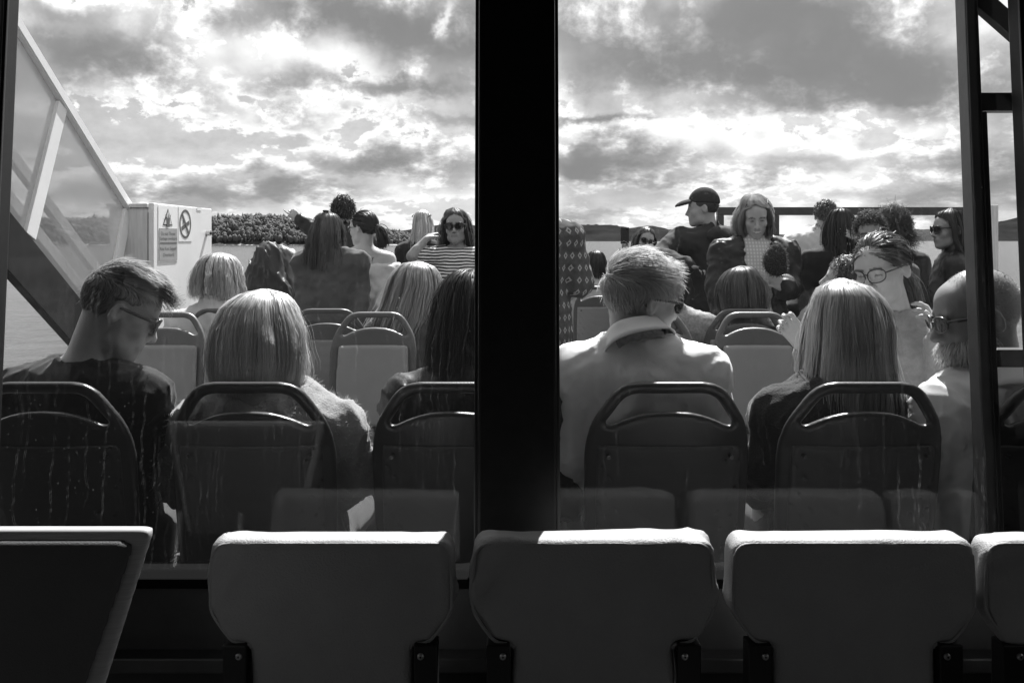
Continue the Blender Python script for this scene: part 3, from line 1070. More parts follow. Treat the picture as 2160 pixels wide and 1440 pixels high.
SV, SFc = slab(outl, [hole], 0.028, 0.0065, lambda x, z: lean(x, z), rd=0.010)
pan_o = rcorner([(0.178, -0.155), (0.184, -0.32), (0.176, -0.54), (-0.176, -0.54), (-0.184, -0.32), (-0.178, -0.155)], 0.018)
PV, PF = slab(pan_o, [], 0.012, 0.009, lambda x, z: lean(x, z) - 0.016, rd=0.004)
CV, CF = slab(pan_o * np.array([0.93, 0.985]), [], 0.03, 0.010, lambda x, z: lean(x, z) + 0.022, rd=0.010)
seatpan = rcorner([(0.205, 0.10), (0.215, 0.30), (0.20, 0.52), (-0.20, 0.52), (-0.215, 0.30), (-0.205, 0.10)], 0.05)
QV, QF = slab(seatpan, [], 0.045, 0.011, lambda x, z: 0.35 * (z - 0.3) ** 2 - 0.25 * x * x, rd=0.014)
QV = np.stack([QV[:, 0], QV[:, 2], -QV[:, 1] + 0.445], 1)[:, :]
QF = QF
SEAT_MESH = {}


def make_seat(mats, front=True):
    root = empty('deck_seat')
    z0 = SEAT_TOP
    mesh_obj('backrest_shell', SV + [0, 0, z0], SFc, mats[0], root, smooth=True)
    mesh_obj('back_panel', PV + [0, 0, z0], PF, mats[1], root, smooth=True)
    mesh_obj('back_cushion', CV + [0, 0, z0], CF, mats[1], root, smooth=True)
    mesh_obj('seat_pan', QV, QF, mats[0], root, smooth=True)
    tube('pedestal', [(0, 0.28, 0.0), (0, 0.28, 0.43)], 0.035, M_TUBE, root, 12)
    tube('back_support', [(0, 0.28, 0.40), (0, 0.09, 0.42), (0, 0.09, 0.52)], 0.018, M_TUBE, root, 8)
    for sx in (-1, 1):
        V, F = tube_geo([(sx * 0.15, 0.073, z0 - 0.20 + 0.015), (sx * 0.15, 0.006, z0 - 0.20 + 0.015)], 0.005, 10)
        mesh_obj('screw', V, F, M_SHELLB, root)
    return root


seat_dark = make_seat((M_SHELLB, M_PANELB))
seat_grey = make_seat((M_SHELL, M_PANEL))
used = {}


def place_seat(proto, px, Y, facing, label, group):
    o = proto if proto.name not in used else copy_tree(proto)
    used[proto.name] = 1
    X = (px - 1080) * Y / FPX
    o.location = (X, Y, 0)
    o.rotation_euler = (0, 0, 0 if facing > 0 else math.pi)
    tag(o, label, 'seat', group)
    return o


gB = 'dark plastic seats in the row behind the glass'
for px, lab in ((85, 'dark plastic seat behind the person in a black T-shirt'),
                (520, 'dark plastic handle-top seat behind the fuzzy pale sweater'),
                (955, 'dark plastic seat half hidden by the black pillar'),
                (1415, 'dark plastic handle-top seat behind the pale cotton shirt'),
                (1832, 'dark plastic handle-top seat behind the dark knitted sweater'),
                (2265, 'dark plastic seat behind the steel frame at the edge of the window')):
    place_seat(seat_dark, px, 2.13, 1, lab, gB)
gC = 'grey plastic seats facing the cabin'
for px, lab in ((354, 'grey plastic seat in front of the white cabinet'), (573, 'grey plastic seat hidden beyond the fuzzy pale sweater'), (792, 'grey plastic handle-top seat in full view between fuzzy sweater and pillar'),
                (1011, 'grey plastic seat behind the black pillar'), (1371, 'grey plastic seat hidden behind the pale cotton shirt'), (1590, 'grey plastic handle-top seat in view right of the pale cotton shirt'), (1809, 'grey plastic seat facing the dark knitted sweater')):
    place_seat(seat_grey, px, 4.22, -1, lab, gC)
gC2 = 'grey plastic seats back to back with the facing row'
for px, lab in ((470, 'grey plastic seat carrying the person in a pale jacket'), (688, 'grey plastic seat with a bright top edge behind the facing row'), (899, 'grey plastic seat carrying the dark-jacketed person near the pillar'),
                (1364, 'grey plastic seat carrying the person in a denim jacket'), (1575, 'grey plastic seat just behind the one right of the pale shirt'), (1786, 'grey plastic seat behind the grey cardigan')):
    place_seat(seat_grey, px, 4.42, 1, lab, gC2)
gD = 'grey plastic seats in the row near the stern'
for px, lab in ((534, 'grey plastic seat covered by draped coats'), (675, 'grey plastic seat in front of the loose dark sweater'), (816, 'grey plastic seat in front of the slipped pale cardigan'),
                (1268, 'grey plastic seat in front of the pale jumper by the water'), (1409, 'grey plastic seat beside the woven hat')):
    place_seat(seat_grey, px, 6.6, 1, lab, gD)

# padded cabin seats in front of the camera
M_VINYL = mat('grey_vinyl', 0.34, 0.5, 0.4, noise=(5, 0.12), bump=(260, 0.5))
M_BRACKET = mat('black_bracket', 0.014, 0.4, 0.4)
M_SCREW = mat('screw_steel', 0.5, 0.3, 0.5, 0.8)
PS = 1.6 / FPX
ZPAD = EYE - (1140 - HZ) * PS


def pz(py):
    return EYE - (py - HZ) * PS - ZPAD


padh = [(256, 1140), (262, 1215), (263, 1290), (240, 1325), (213, 1357), (174, 1362), (174, 1700)]
pad_o = rcorner([(x * PS, pz(y)) for x, y in padh] + [(-x * PS, pz(y)) for x, y in padh[::-1]], [0.045, 0.1, 0.03, 0.03, 0.012, 0.006, 0.01, 0.01, 0.006, 0.012, 0.03, 0.03, 0.1, 0.045])


def pad_mesh(seed, amp):
    f = ridges(seed, 26, amp * 0.9, (1.2, 1, 1.6))
    f2 = ridges(seed + 40, 9, amp * 0.8, (1.0, 1, 1.0))

    def extra(x, y, z):
        sh = np.broadcast(x, y, z).shape
        p = np.stack([np.broadcast_to(x, sh).ravel(), np.broadcast_to(y, sh).ravel(), np.broadcast_to(z, sh).ravel()], 1)
        w = np.clip(np.abs(p[:, 0]) / 0.2, 0, 1) ** 2.5
        return (f(p) * w + f2(p) * 0.5).reshape(sh)
    V, F = slab(pad_o, [], 0.074, 0.0075, lambda x, z: 0 * x + 0.037 + 0.02 * np.clip(-z - 0.2, 0, 1), rd=0.016, extra=extra)
    return V, F


for i, (px, lab, sd, am) in enumerate(((697, 'grey vinyl seat back with sunlit top, next to the plywood seat', 2, 0.010), (1252, 'grey vinyl seat back below the black pillar', 5, 0.012),
                                       (1803, 'grey vinyl seat back below the dark knitted sweater', 9, 0.005), (2338, 'grey vinyl seat back cut by the picture edge under the steel frame', 12, 0.012))):
    o = empty('cabin_seat', ((px - 1080) * PS, 1.6, 0), lab, 'seat', 'padded cabin seats facing the window')
    V, F = pad_mesh(sd, am)
    pad = mesh_obj('pad', V + [0, 0, ZPAD], F, M_VINYL, o, smooth=True)
    # piping along the front edge of the cover
    rim = np.array([(x * 0.972, z - 0.008 if z > -0.02 else z) for x, z in pad_o if z > -0.20])
    order = np.argsort(np.arctan2(rim[:, 0], rim[:, 1] + 0.1))
    rim = rim[order]
    tube('piping', np.stack([rim[:, 0], np.full(len(rim), 0.006), rim[:, 1] + ZPAD], 1), 0.0032, M_VINYL, pad, 6)
    for sx in (-1, 1):
        b = box('bracket', (min(sx * 176 * PS, sx * 226 * PS), -0.006, 0.0), (max(sx * 176 * PS, sx * 226 * PS), 0.035, ZPAD + pz(1357)), M_BRACKET, o, 0.003)
        c = np.array([sx * 191 * PS, -0.006, ZPAD + pz(1380)])
        V, F = tube_geo([c, c + [0, -0.003, 0], c + [0, -0.0045, 0]], [0.0062, 0.006, 0.004], 14)
        s_ = mesh_obj('screw', V, F, M_SCREW, b)
        V, F = tube_geo([c + [0, -0.0046, 0], c + [0, -0.0049, 0]], 0.002, 8)
        mesh_obj('socket', V, F, M_BRACKET, s_)
    tube('leg', [(0.0, 0.06, 0.0), (0, 0.06, 0.45)], 0.03, M_BRACKET, o, 10)

# plywood seat back at the left
M_PLY = mat('plywood_edge', 0.50, 0.5, 0.35, noise=(9, 0.18, (1.5, 1, 40)))
M_UPH = mat('dark_upholstery', 0.14, 0.75, 0.2, noise=(4, 0.15), bump=(500, 0.4))
ply = empty('plywood_seat', (-0.8, 1.25, 0), 'plywood-edged upholstered seat back at the picture edge', 'seat')
k_ = 1.25 / FPX


def lp(px, py):
    return ((px - 1080) * k_ + 0.8, EYE - (py - HZ) * k_)


po = rcorner([lp(318, 1116), lp(238, 1450), lp(205, 1600), lp(-260, 1600), lp(-330, 1116)], [0.012, 0.03, 0.03, 0.03, 0.012])
V, F = slab(po, [], 0.022, 0.0045, lambda x, z: 0.25 * (z - 0.9), rd=0.004, sm=4)
mesh_obj('shell', V, F, M_PLY, ply, smooth=True)
pi_ = rcorner([lp(290, 1136), lp(205, 1450), lp(180, 1590), lp(-240, 1590), lp(-300, 1136)], 0.02)
V, F = slab(pi_, [], 0.012, 0.006, lambda x, z: 0.25 * (z - 0.9) - 0.013, rd=0.005, puff=0.006)
mesh_obj('upholstery', V, F, M_UPH, ply, smooth=True)
V, F = slab(pi_, [], 0.012, 0.006, lambda x, z: 0.25 * (z - 0.9) + 0.0145, rd=0.005, puff=0.006)
mesh_obj('dimming_pad', V, F, M_UPH, ply, smooth=True)  # dark pad added on the window side to dim the seat's reflection
for dx in (-0.12, 0.05):
    tube('leg', [(dx, 0.02, 0.0), (dx, -0.02, 0.70)], 0.014, M_TUBE, ply, 8)

# ------------------------------------------------------------------ people
def hair_material(name, col, gloss=0.06, transl=0.30):
    if name in MATS:
        return MATS[name]
    m = bpy.data.materials.new(name)
    m.use_nodes = True
    t = NT(m.node_tree); t.n.clear()
    out = t.node('ShaderNodeOutputMaterial')
    a = t.node('ShaderNodeAttribute', attribute_name='tone')
    c = t.m('MULTIPLY', a.outputs['Fac'], col)
    d = t.node('ShaderNodeBsdfDiffuse'); t.put(d.inputs[0], c)
    tr = t.node('ShaderNodeBsdfTranslucent'); t.put(tr.inputs[0], t.m('MINIMUM', t.m('MULTIPLY', c, 1.3), 0.9))
    g = t.node('ShaderNodeBsdfGlossy'); g.inputs['Roughness'].default_value = 0.40
    t.put(g.inputs['Color'], t.m('MINIMUM', t.m('MULTIPLY_ADD', c, 0.8, 0.25), 0.9))
    m1 = t.node('ShaderNodeMixShader'); m1.inputs[0].default_value = transl
    t.l.new(d.outputs[0], m1.inputs[1]); t.l.new(tr.outputs[0], m1.inputs[2])
    m2 = t.node('ShaderNodeMixShader'); m2.inputs[0].default_value = gloss
    t.l.new(m1.outputs[0], m2.inputs[1]); t.l.new(g.outputs[0], m2.inputs[2])
    t.l.new(m2.outputs[0], out.inputs[0])
    MATS[name] = m
    return m


def skin_mat(v):
    return mat('skin_%02d' % round(v * 100), v, 0.48, 0.4, attr=True, noise=(60, 0.06), bump=(260, 0.12))


def cloth(v, kind='weave'):
    nm = 'cloth_%s_%03d' % (kind, round(v * 1000))
    if kind == 'weave':
        return mat(nm, v, 0.85, 0.15, sheen=0.15, noise=(14, 0.08), bump=(420, 0.35))
    if kind == 'knit':
        return mat(nm, v, 0.9, 0.1, sheen=0.3, noise=(40, 0.15), bump=(190, 0.9))
    if kind == 'shell':
        return mat(nm, v, 0.5, 0.35, noise=(10, 0.1), bump=(120, 0.25))
    if kind == 'denim':
        return mat(nm, v, 0.9, 0.1, noise=(90, 0.35), bump=(500, 0.4))
    raise ValueError(kind)


def stripe_mat(name, fn):
    """printed fabric: fn(tree, x, y, z of object space) -> grey value"""
    m = bpy.data.materials.new(name)
    m.use_nodes = True
    t = NT(m.node_tree); t.n.clear()
    out = t.node('ShaderNodeOutputMaterial')
    b = t.node('ShaderNodeBsdfPrincipled')
    b.inputs['Roughness'].default_value = 0.85
    b.inputs['Specular IOR Level'].default_value = 0.15
    oc = t.node('ShaderNodeTexCoord').outputs['Object']
    t.put(b.inputs['Base Color'], fn(t, *t.sep(oc)))
    t.l.new(b.outputs[0], out.inputs[0])
    return m


M_LENS = mat('dark_lens', 0.01, 0.06, 0.6)
M_FRAME = mat('spectacle_frame', 0.02, 0.3, 0.5)
M_CLEARLENS = glass_material('spectacle_lens', 0.0, 0.01)

HEAD_C, HEAD_R = np.array([0, -0.012, 0.030]), np.array([0.0755, 0.098, 0.092])


def head_ops(Hc, R, s=1.0, fem=False, smile=False):
    """skull, jaw, brow, nose, lips, chin, ears in head space, placed in the world"""
    def T(p):
        return Hc + R @ (np.asarray(p, float) * s)

    def E(c, r, k, op=1, RR=None):
        return ell(T(c), np.asarray(r, float) * s, R if RR is None else R @ RR, k * s, op)

    def C(a, b, ra, rb, k, op=1):
        return cap(T(a), T(b), ra * s, rb * s, k * s, op)
    jw = 0.057 if fem else 0.062
    o = [E(HEAD_C, HEAD_R, 0.02),
         E((0, 0.032, -0.040), (jw, 0.062, 0.072), 0.03),
         E((0, 0.060, 0.040), (0.056, 0.030, 0.045), 0.03),
         C((-0.040, 0.026, -0.078), (0, 0.070, -0.098), 0.024, 0.021, 0.025),
         C((0.040, 0.026, -0.078), (0, 0.070, -0.098), 0.024, 0.021, 0.025),
         E((0, 0.082, -0.099), (0.017, 0.014, 0.014), 0.015),
         E((-0.040, 0.064, -0.026), (0.024, 0.022, 0.022), 0.022), E((0.040, 0.064, -0.026), (0.024, 0.022, 0.022), 0.022),
         C((-0.042, 0.082, 0.022), (0.042, 0.082, 0.022), 0.010, 0.010, 0.015),
         E((-0.031, 0.101, 0.003), (0.019, 0.013, 0.012), 0.012, -1), E((0.031, 0.101, 0.003), (0.019, 0.013, 0.012), 0.012, -1),
         E((-0.031, 0.081, 0.004), (0.0125, 0.0125, 0.0125), 0.004), E((0.031, 0.081, 0.004), (0.0125, 0.0125, 0.0125), 0.004),
         C((0, 0.092, 0.012), (0, 0.113, -0.030), 0.0075, 0.0105, 0.010),
         E((0, 0.112, -0.034), (0.012, 0.013, 0.011), 0.008),
         E((-0.012, 0.100, -0.038), (0.009, 0.010, 0.008), 0.006), E((0.012, 0.100, -0.038), (0.009, 0.010, 0.008), 0.006),
         E((0, 0.088, -0.064), (0.030, 0.014, 0.020), 0.015),
         C((-0.019, 0.094, -0.062), (0.019, 0.094, -0.062), 0.0055, 0.0055, 0.005), C((-0.015, 0.093, -0.074), (0.015, 0.093, -0.074), 0.0068, 0.0068, 0.006)]
    if smile:
        o += [C((-0.026, 0.097, -0.064), (0.0, 0.106, -0.069), 0.003, 0.004, 0.004, -1), C((0.026, 0.097, -0.064), (0.0, 0.106, -0.069), 0.003, 0.004, 0.004, -1)]
    for sx in (-1, 1):
        RR = np.array(Matrix.Rotation(sx * 0.35, 3, 'Z') @ Matrix.Rotation(-0.18, 3, 'X'))
        o += [E((sx * 0.079, -0.012, -0.006), (0.010, 0.019, 0.032), 0.006, 1, RR),
              E((sx * 0.088, -0.008, -0.002), (0.008, 0.011, 0.019), 0.005, -1, RR)]
    return o


def head_tone(V, Hc, R, s=1.0, skin=0.4, eyes=True, closed=False, brow=0.3, smile=False, lips=0.7):
    q = ((V - Hc) @ R) / s
    tone = np.ones(len(V))
    x, y, z = np.abs(q[:, 0]), q[:, 1], q[:, 2]
    face = y > 0.055
    lip = face & (((q[:, 0] / 0.024) ** 2 + ((z + 0.068) / 0.012) ** 2) < 1) & (y > 0.085)
    tone[lip] = lips
    if smile:
        teeth = face & (np.abs(q[:, 0]) < 0.022) & (np.abs(z + 0.068 - 9 * q[:, 0] ** 2) < 0.0042)
        tone[teeth] = 1.7
    br = face & (np.abs(x - 0.031) < 0.020) & (np.abs(z - 0.024 + 9 * (x - 0.03) ** 2) < 0.0045)
    tone[br] = brow
    if eyes:
        ex = (x - 0.031)
        if closed:
            tone[face & (np.abs(ex) < 0.013) & (np.abs(z - 0.002 + 20 * ex ** 2) < 0.003)] = 0.3
        else:
            op = face & (np.abs(ex) < 0.014) & (np.abs(z - 0.004) < 0.0042 * np.sqrt(np.maximum(0, 1 - (ex / 0.014) ** 2)) + 0.0004)
            tone[op] = 1.25
            tone[op & (ex ** 2 + (z - 0.004) ** 2 < 0.0058 ** 2)] = 0.12
    nos = (y > 0.09) & (np.abs(x - 0.008) < 0.005) & (z < -0.040) & (z > -0.047)
    tone[nos] = 0.4
    return tone


def hand_ops(w, d, n, side=1, curl=0.35, s=1.0, spread=0.0, point=False, thumb=0.7):
    """hand from wrist w along d, back of the hand towards n; side=+1 puts the thumb towards n x d"""
    w, d, n = (np.asarray(v, float) for v in (w, d, n))
    d = d / np.linalg.norm(d)
    n = n - d * (n @ d); n /= np.linalg.norm(n)
    l = np.cross(n, d) * side
    o = []
    for i, (off, L) in enumerate(((0.030, 0.95), (0.010, 1.05), (-0.011, 0.98), (-0.030, 0.78))):
        k0 = w + s * (d * (0.088 - 0.006 * abs(i - 1)) + l * off)
        o.append(cap(w + s * (d * 0.012 + l * off * 0.55), k0, 0.0165 * s, 0.0115 * s, 0.012))
        c = 0.06 if (point and i == 0) else curl * (1 + 0.12 * i) * (1.7 if point else 1)
        a = c * 0.6
        p = k0
        dd = d + l * off * 4 * spread
        for j, sl in enumerate((0.042, 0.027, 0.021)):
            q = p + s * sl * L * (dd * math.cos(a) - n * math.sin(a))
            o.append(cap(p, q, (0.0098 - 0.001 * j) * s, (0.0090 - 0.001 * j) * s, 0.003))
            p = q
            a += c * 1.1
    p = w + s * (d * 0.026 + l * 0.026)
    q = p + s * 0.042 * (d * 0.62 + l * thumb - n * 0.25)
    r = q + s * 0.034 * (d * 0.9 + l * thumb * 0.25 - n * 0.35)
    o += [cap(w + s * d * 0.01, p, 0.018 * s, 0.014 * s, 0.012), cap(p, q, 0.0125 * s, 0.0105 * s, 0.005), cap(q, r, 0.0105 * s, 0.0085 * s, 0.003)]
    return o


def ribbons(S, width, seed=0, centre=None, tone=None, taper=True):
    """strands (n,m,3) -> ribbon mesh arrays; each ribbon lies roughly across the outward direction"""
    g = np.random.default_rng(seed)
    n, m, _ = S.shape
    T = np.gradient(S, axis=1)
    T /= np.linalg.norm(T, axis=2)[..., None] + 1e-9
    out = S - centre if centre is not None else np.tile(np.array([0, 0, 1.0]), (n, m, 1))
    out = out + g.normal(size=(n, 1, 3)) * 0.35 * np.linalg.norm(out, axis=2)[..., None]
    W = np.cross(T, out)
    W /= np.linalg.norm(W, axis=2)[..., None] + 1e-9
    f = np.linspace(0, 1, m)
    pr = (np.minimum(1, f * 6 + 0.4) * (1 - 0.75 * f ** 3)) if taper else np.ones(m)
    wd = width * g.uniform(0.5, 1.4, (n, 1)) * pr[None, :]
    A = S - W * wd[..., None] / 2
    B = S + W * wd[..., None] / 2
    V = np.stack([A, B], 2).reshape(-1, 3)
    base = (np.arange(n)[:, None] * m + np.arange(m - 1)[None, :]) * 2
    F = np.stack([base, base + 1, base + 3, base + 2], 2).reshape(-1, 4)
    tn = g.uniform(0.75, 1.2, (n, 1)) if tone is None else tone[:, None]
    on = S - centre if centre is not None else out
    on = on.copy()
    on[..., 2] = np.where(on[..., 2] < 0, 0.0, on[..., 2])
    on = on / (np.linalg.norm(on, axis=2)[..., None] + 1e-9) + g.normal(size=(n, 1, 3)) * 0.16
    on = on - T * (on * T).sum(2)[..., None]
    on /= np.linalg.norm(on, axis=2)[..., None] + 1e-9
    return V, F, np.repeat(np.tile(tn, (1, m)).ravel(), 2), np.repeat(on.reshape(-1, 3), 2, axis=0)


def scalp(n, seed, line=0.0, back=-0.075, top_only=None):
    """root points and outward directions on the hair bearing part of the skull (head space)"""
    g = np.random.default_rng(seed)
    out = []
    tot = 0
    while tot < n:
        u = g.normal(size=(n * 3, 3)); u /= np.linalg.norm(u, axis=1)[:, None]
        p = HEAD_C + u * HEAD_R * 1.01
        y, z = p[:, 1], p[:, 2]
        zmin = np.where(y > -0.026, 0.024 + line + 0.60 * np.clip(y - 0.012, 0, 1) * (1 - 1.2 * np.abs(p[:, 0])), np.where(y > -0.052, 0.024 - (-0.026 - y) / 0.026 * (0.024 - back), back))
        ok = z > zmin
        if top_only is not None:
            ok &= z > top_only
        out.append((p[ok], u[ok])); tot += ok.sum()
    p = np.concatenate([a for a, b in out])[:n]
    u = np.concatenate([b for a, b in out])[:n]
    return p, u


def grow(Hc, R, s, spec, colliders):
    """strand paths in the world for one head of hair"""
    g = np.random.default_rng(spec.get('seed', 1))
    n, m = spec['n'], spec.get('seg', 12)
    kind = spec['kind']
    p0, u = scalp(n, spec.get('seed', 1), spec.get('line', 0.0), spec.get('back', -0.075))
    nrm = u / HEAD_R; nrm /= np.linalg.norm(nrm, axis=1)[:, None]

    def tang(v):
        v = v - nrm * (v * nrm).sum(1)[:, None]
        return v / (np.linalg.norm(v, axis=1)[:, None] + 1e-6)
    crown = np.array([spec.get('part', 0.0), -0.045, 0.12])
    if kind in ('long', 'bob'):
        d = tang(p0 - crown)
        front = np.clip((p0[:, 1] - 0.0) / 0.05, 0, 1)[:, None]
        sgn = np.where(p0[:, 0] + g.normal(size=n) * 0.004 > spec.get('part', 0.0), 1, -1)[:, None]
        side = tang(sgn * np.array([1.0, 0, 0]) + np.array([0, -0.35, -0.1]))
        d = d * (1 - front) + side * front
    elif kind == 'short':
        d = tang(np.tile(np.array(spec.get('comb', (0, 1, 0.2)), float), (n, 1)) + g.normal(size=(n, 3)) * spec.get('mess', 0.35))
        low = np.clip((0.03 - p0[:, 2]) / 0.04, 0, 1)[:, None]
        d = d * (1 - low) + tang(np.tile(np.array([0, -0.2, -1.0]), (n, 1)) + g.normal(size=(n, 3)) * 0.15) * low
    elif kind == 'back':
        tie = np.array(spec.get('tie', (0, -0.105, 0.02)))
        d = tang(tie - p0)
    elif kind == 'curly':
        d = tang(g.normal(size=(n, 3)))
    d = d + nrm * spec.get('lift', 0.15)
    d /= np.linalg.norm(d, axis=1)[:, None]
    L = spec['L'] * g.uniform(spec.get('lmin', 0.75), 1.05, n) * s
    if spec.get('cut') is not None:
        rad = np.hypot(p0[:, 0], p0[:, 1] + 0.012)
        L = (np.clip(p0[:, 2] - spec['cut'], 0.02, 1) * 1.08 + np.clip(0.085 - rad, 0, 1) * 0.75) * g.uniform(0.88, 1.05, n) * s
    if kind == 'short':
        topw = np.clip((p0[:, 2] - 0.03) / 0.06, 0, 1)
        L = L * (spec.get('sides', 0.4) + (1 - spec.get('sides', 0.4)) * topw)
    P0 = Hc + (p0 * s) @ R.T
    D = d @ R.T
    off = g.uniform(0.002, spec.get('vol', 0.02), n) * s
    fly = g.random(n) < spec.get('fly', 0.05)
    off[fly] *= g.uniform(1.2, 2.2, fly.sum())
    pts = [P0.copy()]
    p = P0.copy()
    grav = np.array(spec.get('wind', (0, 0, 0)), float) + np.array([0, 0, -1.0])
    G = spec.get('grav', 0.22)
    tiew = Hc + R @ (np.array(spec.get('tie', (0, -0.105, 0.02))) * s)
    wob = g.normal(size=(n, 3)) * spec.get('frizz', 0.05) * np.where(fly, 3.0, 1.0)[:, None]
    cl_id = (np.floor((p0[:, 0] + g.normal() ) * 70).astype(int) * 31 + np.floor(p0[:, 1] * 70).astype(int) * 17 + np.floor(p0[:, 2] * 70).astype(int)) % 97
    wob = wob + (g.normal(size=(97, 3)) * spec.get('clump', 0.06))[cl_id]
    for i in range(1, m):
        f = i / (m - 1)
        D = D + G * grav * (0.4 + f) + wob * 0.5 + g.normal(size=(n, 3)) * spec.get('frizz', 0.05)
        if kind == 'back':
            D = D * 0.3 + (tiew - p) / (np.linalg.norm(tiew - p, axis=1)[:, None] + 1e-6)
        if kind == 'long' and f > 0.25:
            cen = Hc - p; cen[:, 2] = 0
            rr_ = np.linalg.norm(cen, axis=1)
            D = D + (np.clip((rr_ - spec.get('gather', 0.105)) / 0.05, 0, 1) * 0.5 / (rr_ + 1e-6))[:, None] * cen
        if kind == 'bob' and f > 0.6:
            cen = Hc - p; cen[:, 2] = 0
            D = D + 0.38 * cen / (np.linalg.norm(cen, axis=1)[:, None] + 1e-6)
        D /= np.linalg.norm(D, axis=1)[:, None] + 1e-9
        step = (L / (m - 1))[:, None]
        if kind == 'back':
            step = np.minimum(step, np.linalg.norm(tiew - p, axis=1)[:, None] * 0.6)
        p = p + D * step
        # the first stretch of a strand lies on the skull
        hold = spec.get('hold', 0.85)
        if kind in ('long', 'bob', 'short', 'back', 'curly') and hold:
            ql = ((p - Hc) @ R) / s
            u_ = (ql - HEAD_C) / (HEAD_R + off[:, None] / s)
            k_ = np.linalg.norm(u_, axis=1)
            wz = np.clip((ql[:, 2] - spec.get('free', -0.02)) / 0.05, 0, 1) * hold
            if kind == 'short':
                wz = wz * np.clip(1 - (f - 0.2) * spec.get('stand', 0.8), 0, 1)
            far = k_ > 1
            tgt = Hc + ((HEAD_C + u_ / k_[:, None] * (HEAD_R + off[:, None] / s)) * s) @ R.T
            pn = p + (tgt - p) * (wz * far)[:, None]
            D = D + (pn - p) / (step + 1e-9) * 0.8
            p = pn
        for c, r, RR in colliders:
            q = ((p - c) @ RR) / (r + off[:, None])
            k = np.linalg.norm(q, axis=1)
            ins = k < 1
            if ins.any():
                q[ins] /= k[ins][:, None]
                p[ins] = c + (q[ins] * (r + off[ins][:, None])) @ RR.T
        dv = p - pts[-1]
        ln = np.linalg.norm(dv, axis=1)[:, None] + 1e-9
        if kind != 'back':
            D = dv / ln
            p = pts[-1] + D * step
        pts.append(p.copy())
    S = np.stack(pts, 1)
    if spec.get('curl'):
        amp, freq = spec['curl']
        f = np.linspace(0, 1, m)[None, :]
        ph = g.uniform(0, 6.28, (n, 1)); fr = freq * g.uniform(0.7, 1.3, (n, 1))
        a1 = g.normal(size=(n, 1, 3)); a2 = g.normal(size=(n, 1, 3))
        S = S + amp * f[..., None] ** 0.6 * (a1 * np.sin(ph + fr * f * 6.28)[..., None] + a2 * np.cos(ph + fr * f * 6.28)[..., None])
    return S


def rows(kind, sx=1.0, sy=1.0, end=None, cx=0.0, top=0.0):
    """profile of a hair style below the crown: height, centre x, centre y, half width, half depth (head space)"""
    if kind == 'bob':
        t = [(0.137, 0, -0.012, 0.004, 0.004), (0.131, 0, -0.012, 0.040, 0.046), (0.115, 0, -0.012, 0.072, 0.084), (0.085, 0, -0.012, 0.098, 0.109), (0.045, 0, -0.013, 0.113, 0.121),
             (0.0, 0, -0.015, 0.122, 0.123), (-0.05, 0, -0.018, 0.128, 0.118), (-0.09, 0, -0.022, 0.126, 0.108), (-0.12, 0, -0.026, 0.113, 0.096), (-0.145, 0, -0.028, 0.094, 0.082)]
    else:
        t = [(0.137, 0, -0.012, 0.004, 0.004), (0.131, 0, -0.012, 0.038, 0.045), (0.115, 0, -0.012, 0.068, 0.082), (0.085, 0, -0.012, 0.092, 0.107), (0.045, 0, -0.013, 0.106, 0.118),
             (0.0, 0, -0.016, 0.114, 0.121), (-0.06, cx * 0.15, -0.022, 0.121, 0.120), (-0.14, cx * 0.4, -0.045, 0.135, 0.106), (-0.22, cx * 0.7, -0.085, 0.132, 0.075), (-0.32, cx, -0.115, 0.118, 0.055), (-0.44, cx * 1.3, -0.13, 0.098, 0.045)]
    t = np.array(t)
    t[:, 0] += np.where(t[:, 0] > 0, top, 0)
    t[:, 3] *= sx; t[:, 4] *= sy
    if end is not None:
        zs = t[:, 0]
        keep = t[zs > end]
        last = np.array([end] + [np.interp(end, zs[::-1], t[::-1, k]) for k in range(1, 5)])
        t = np.vstack([keep, last])
    return t


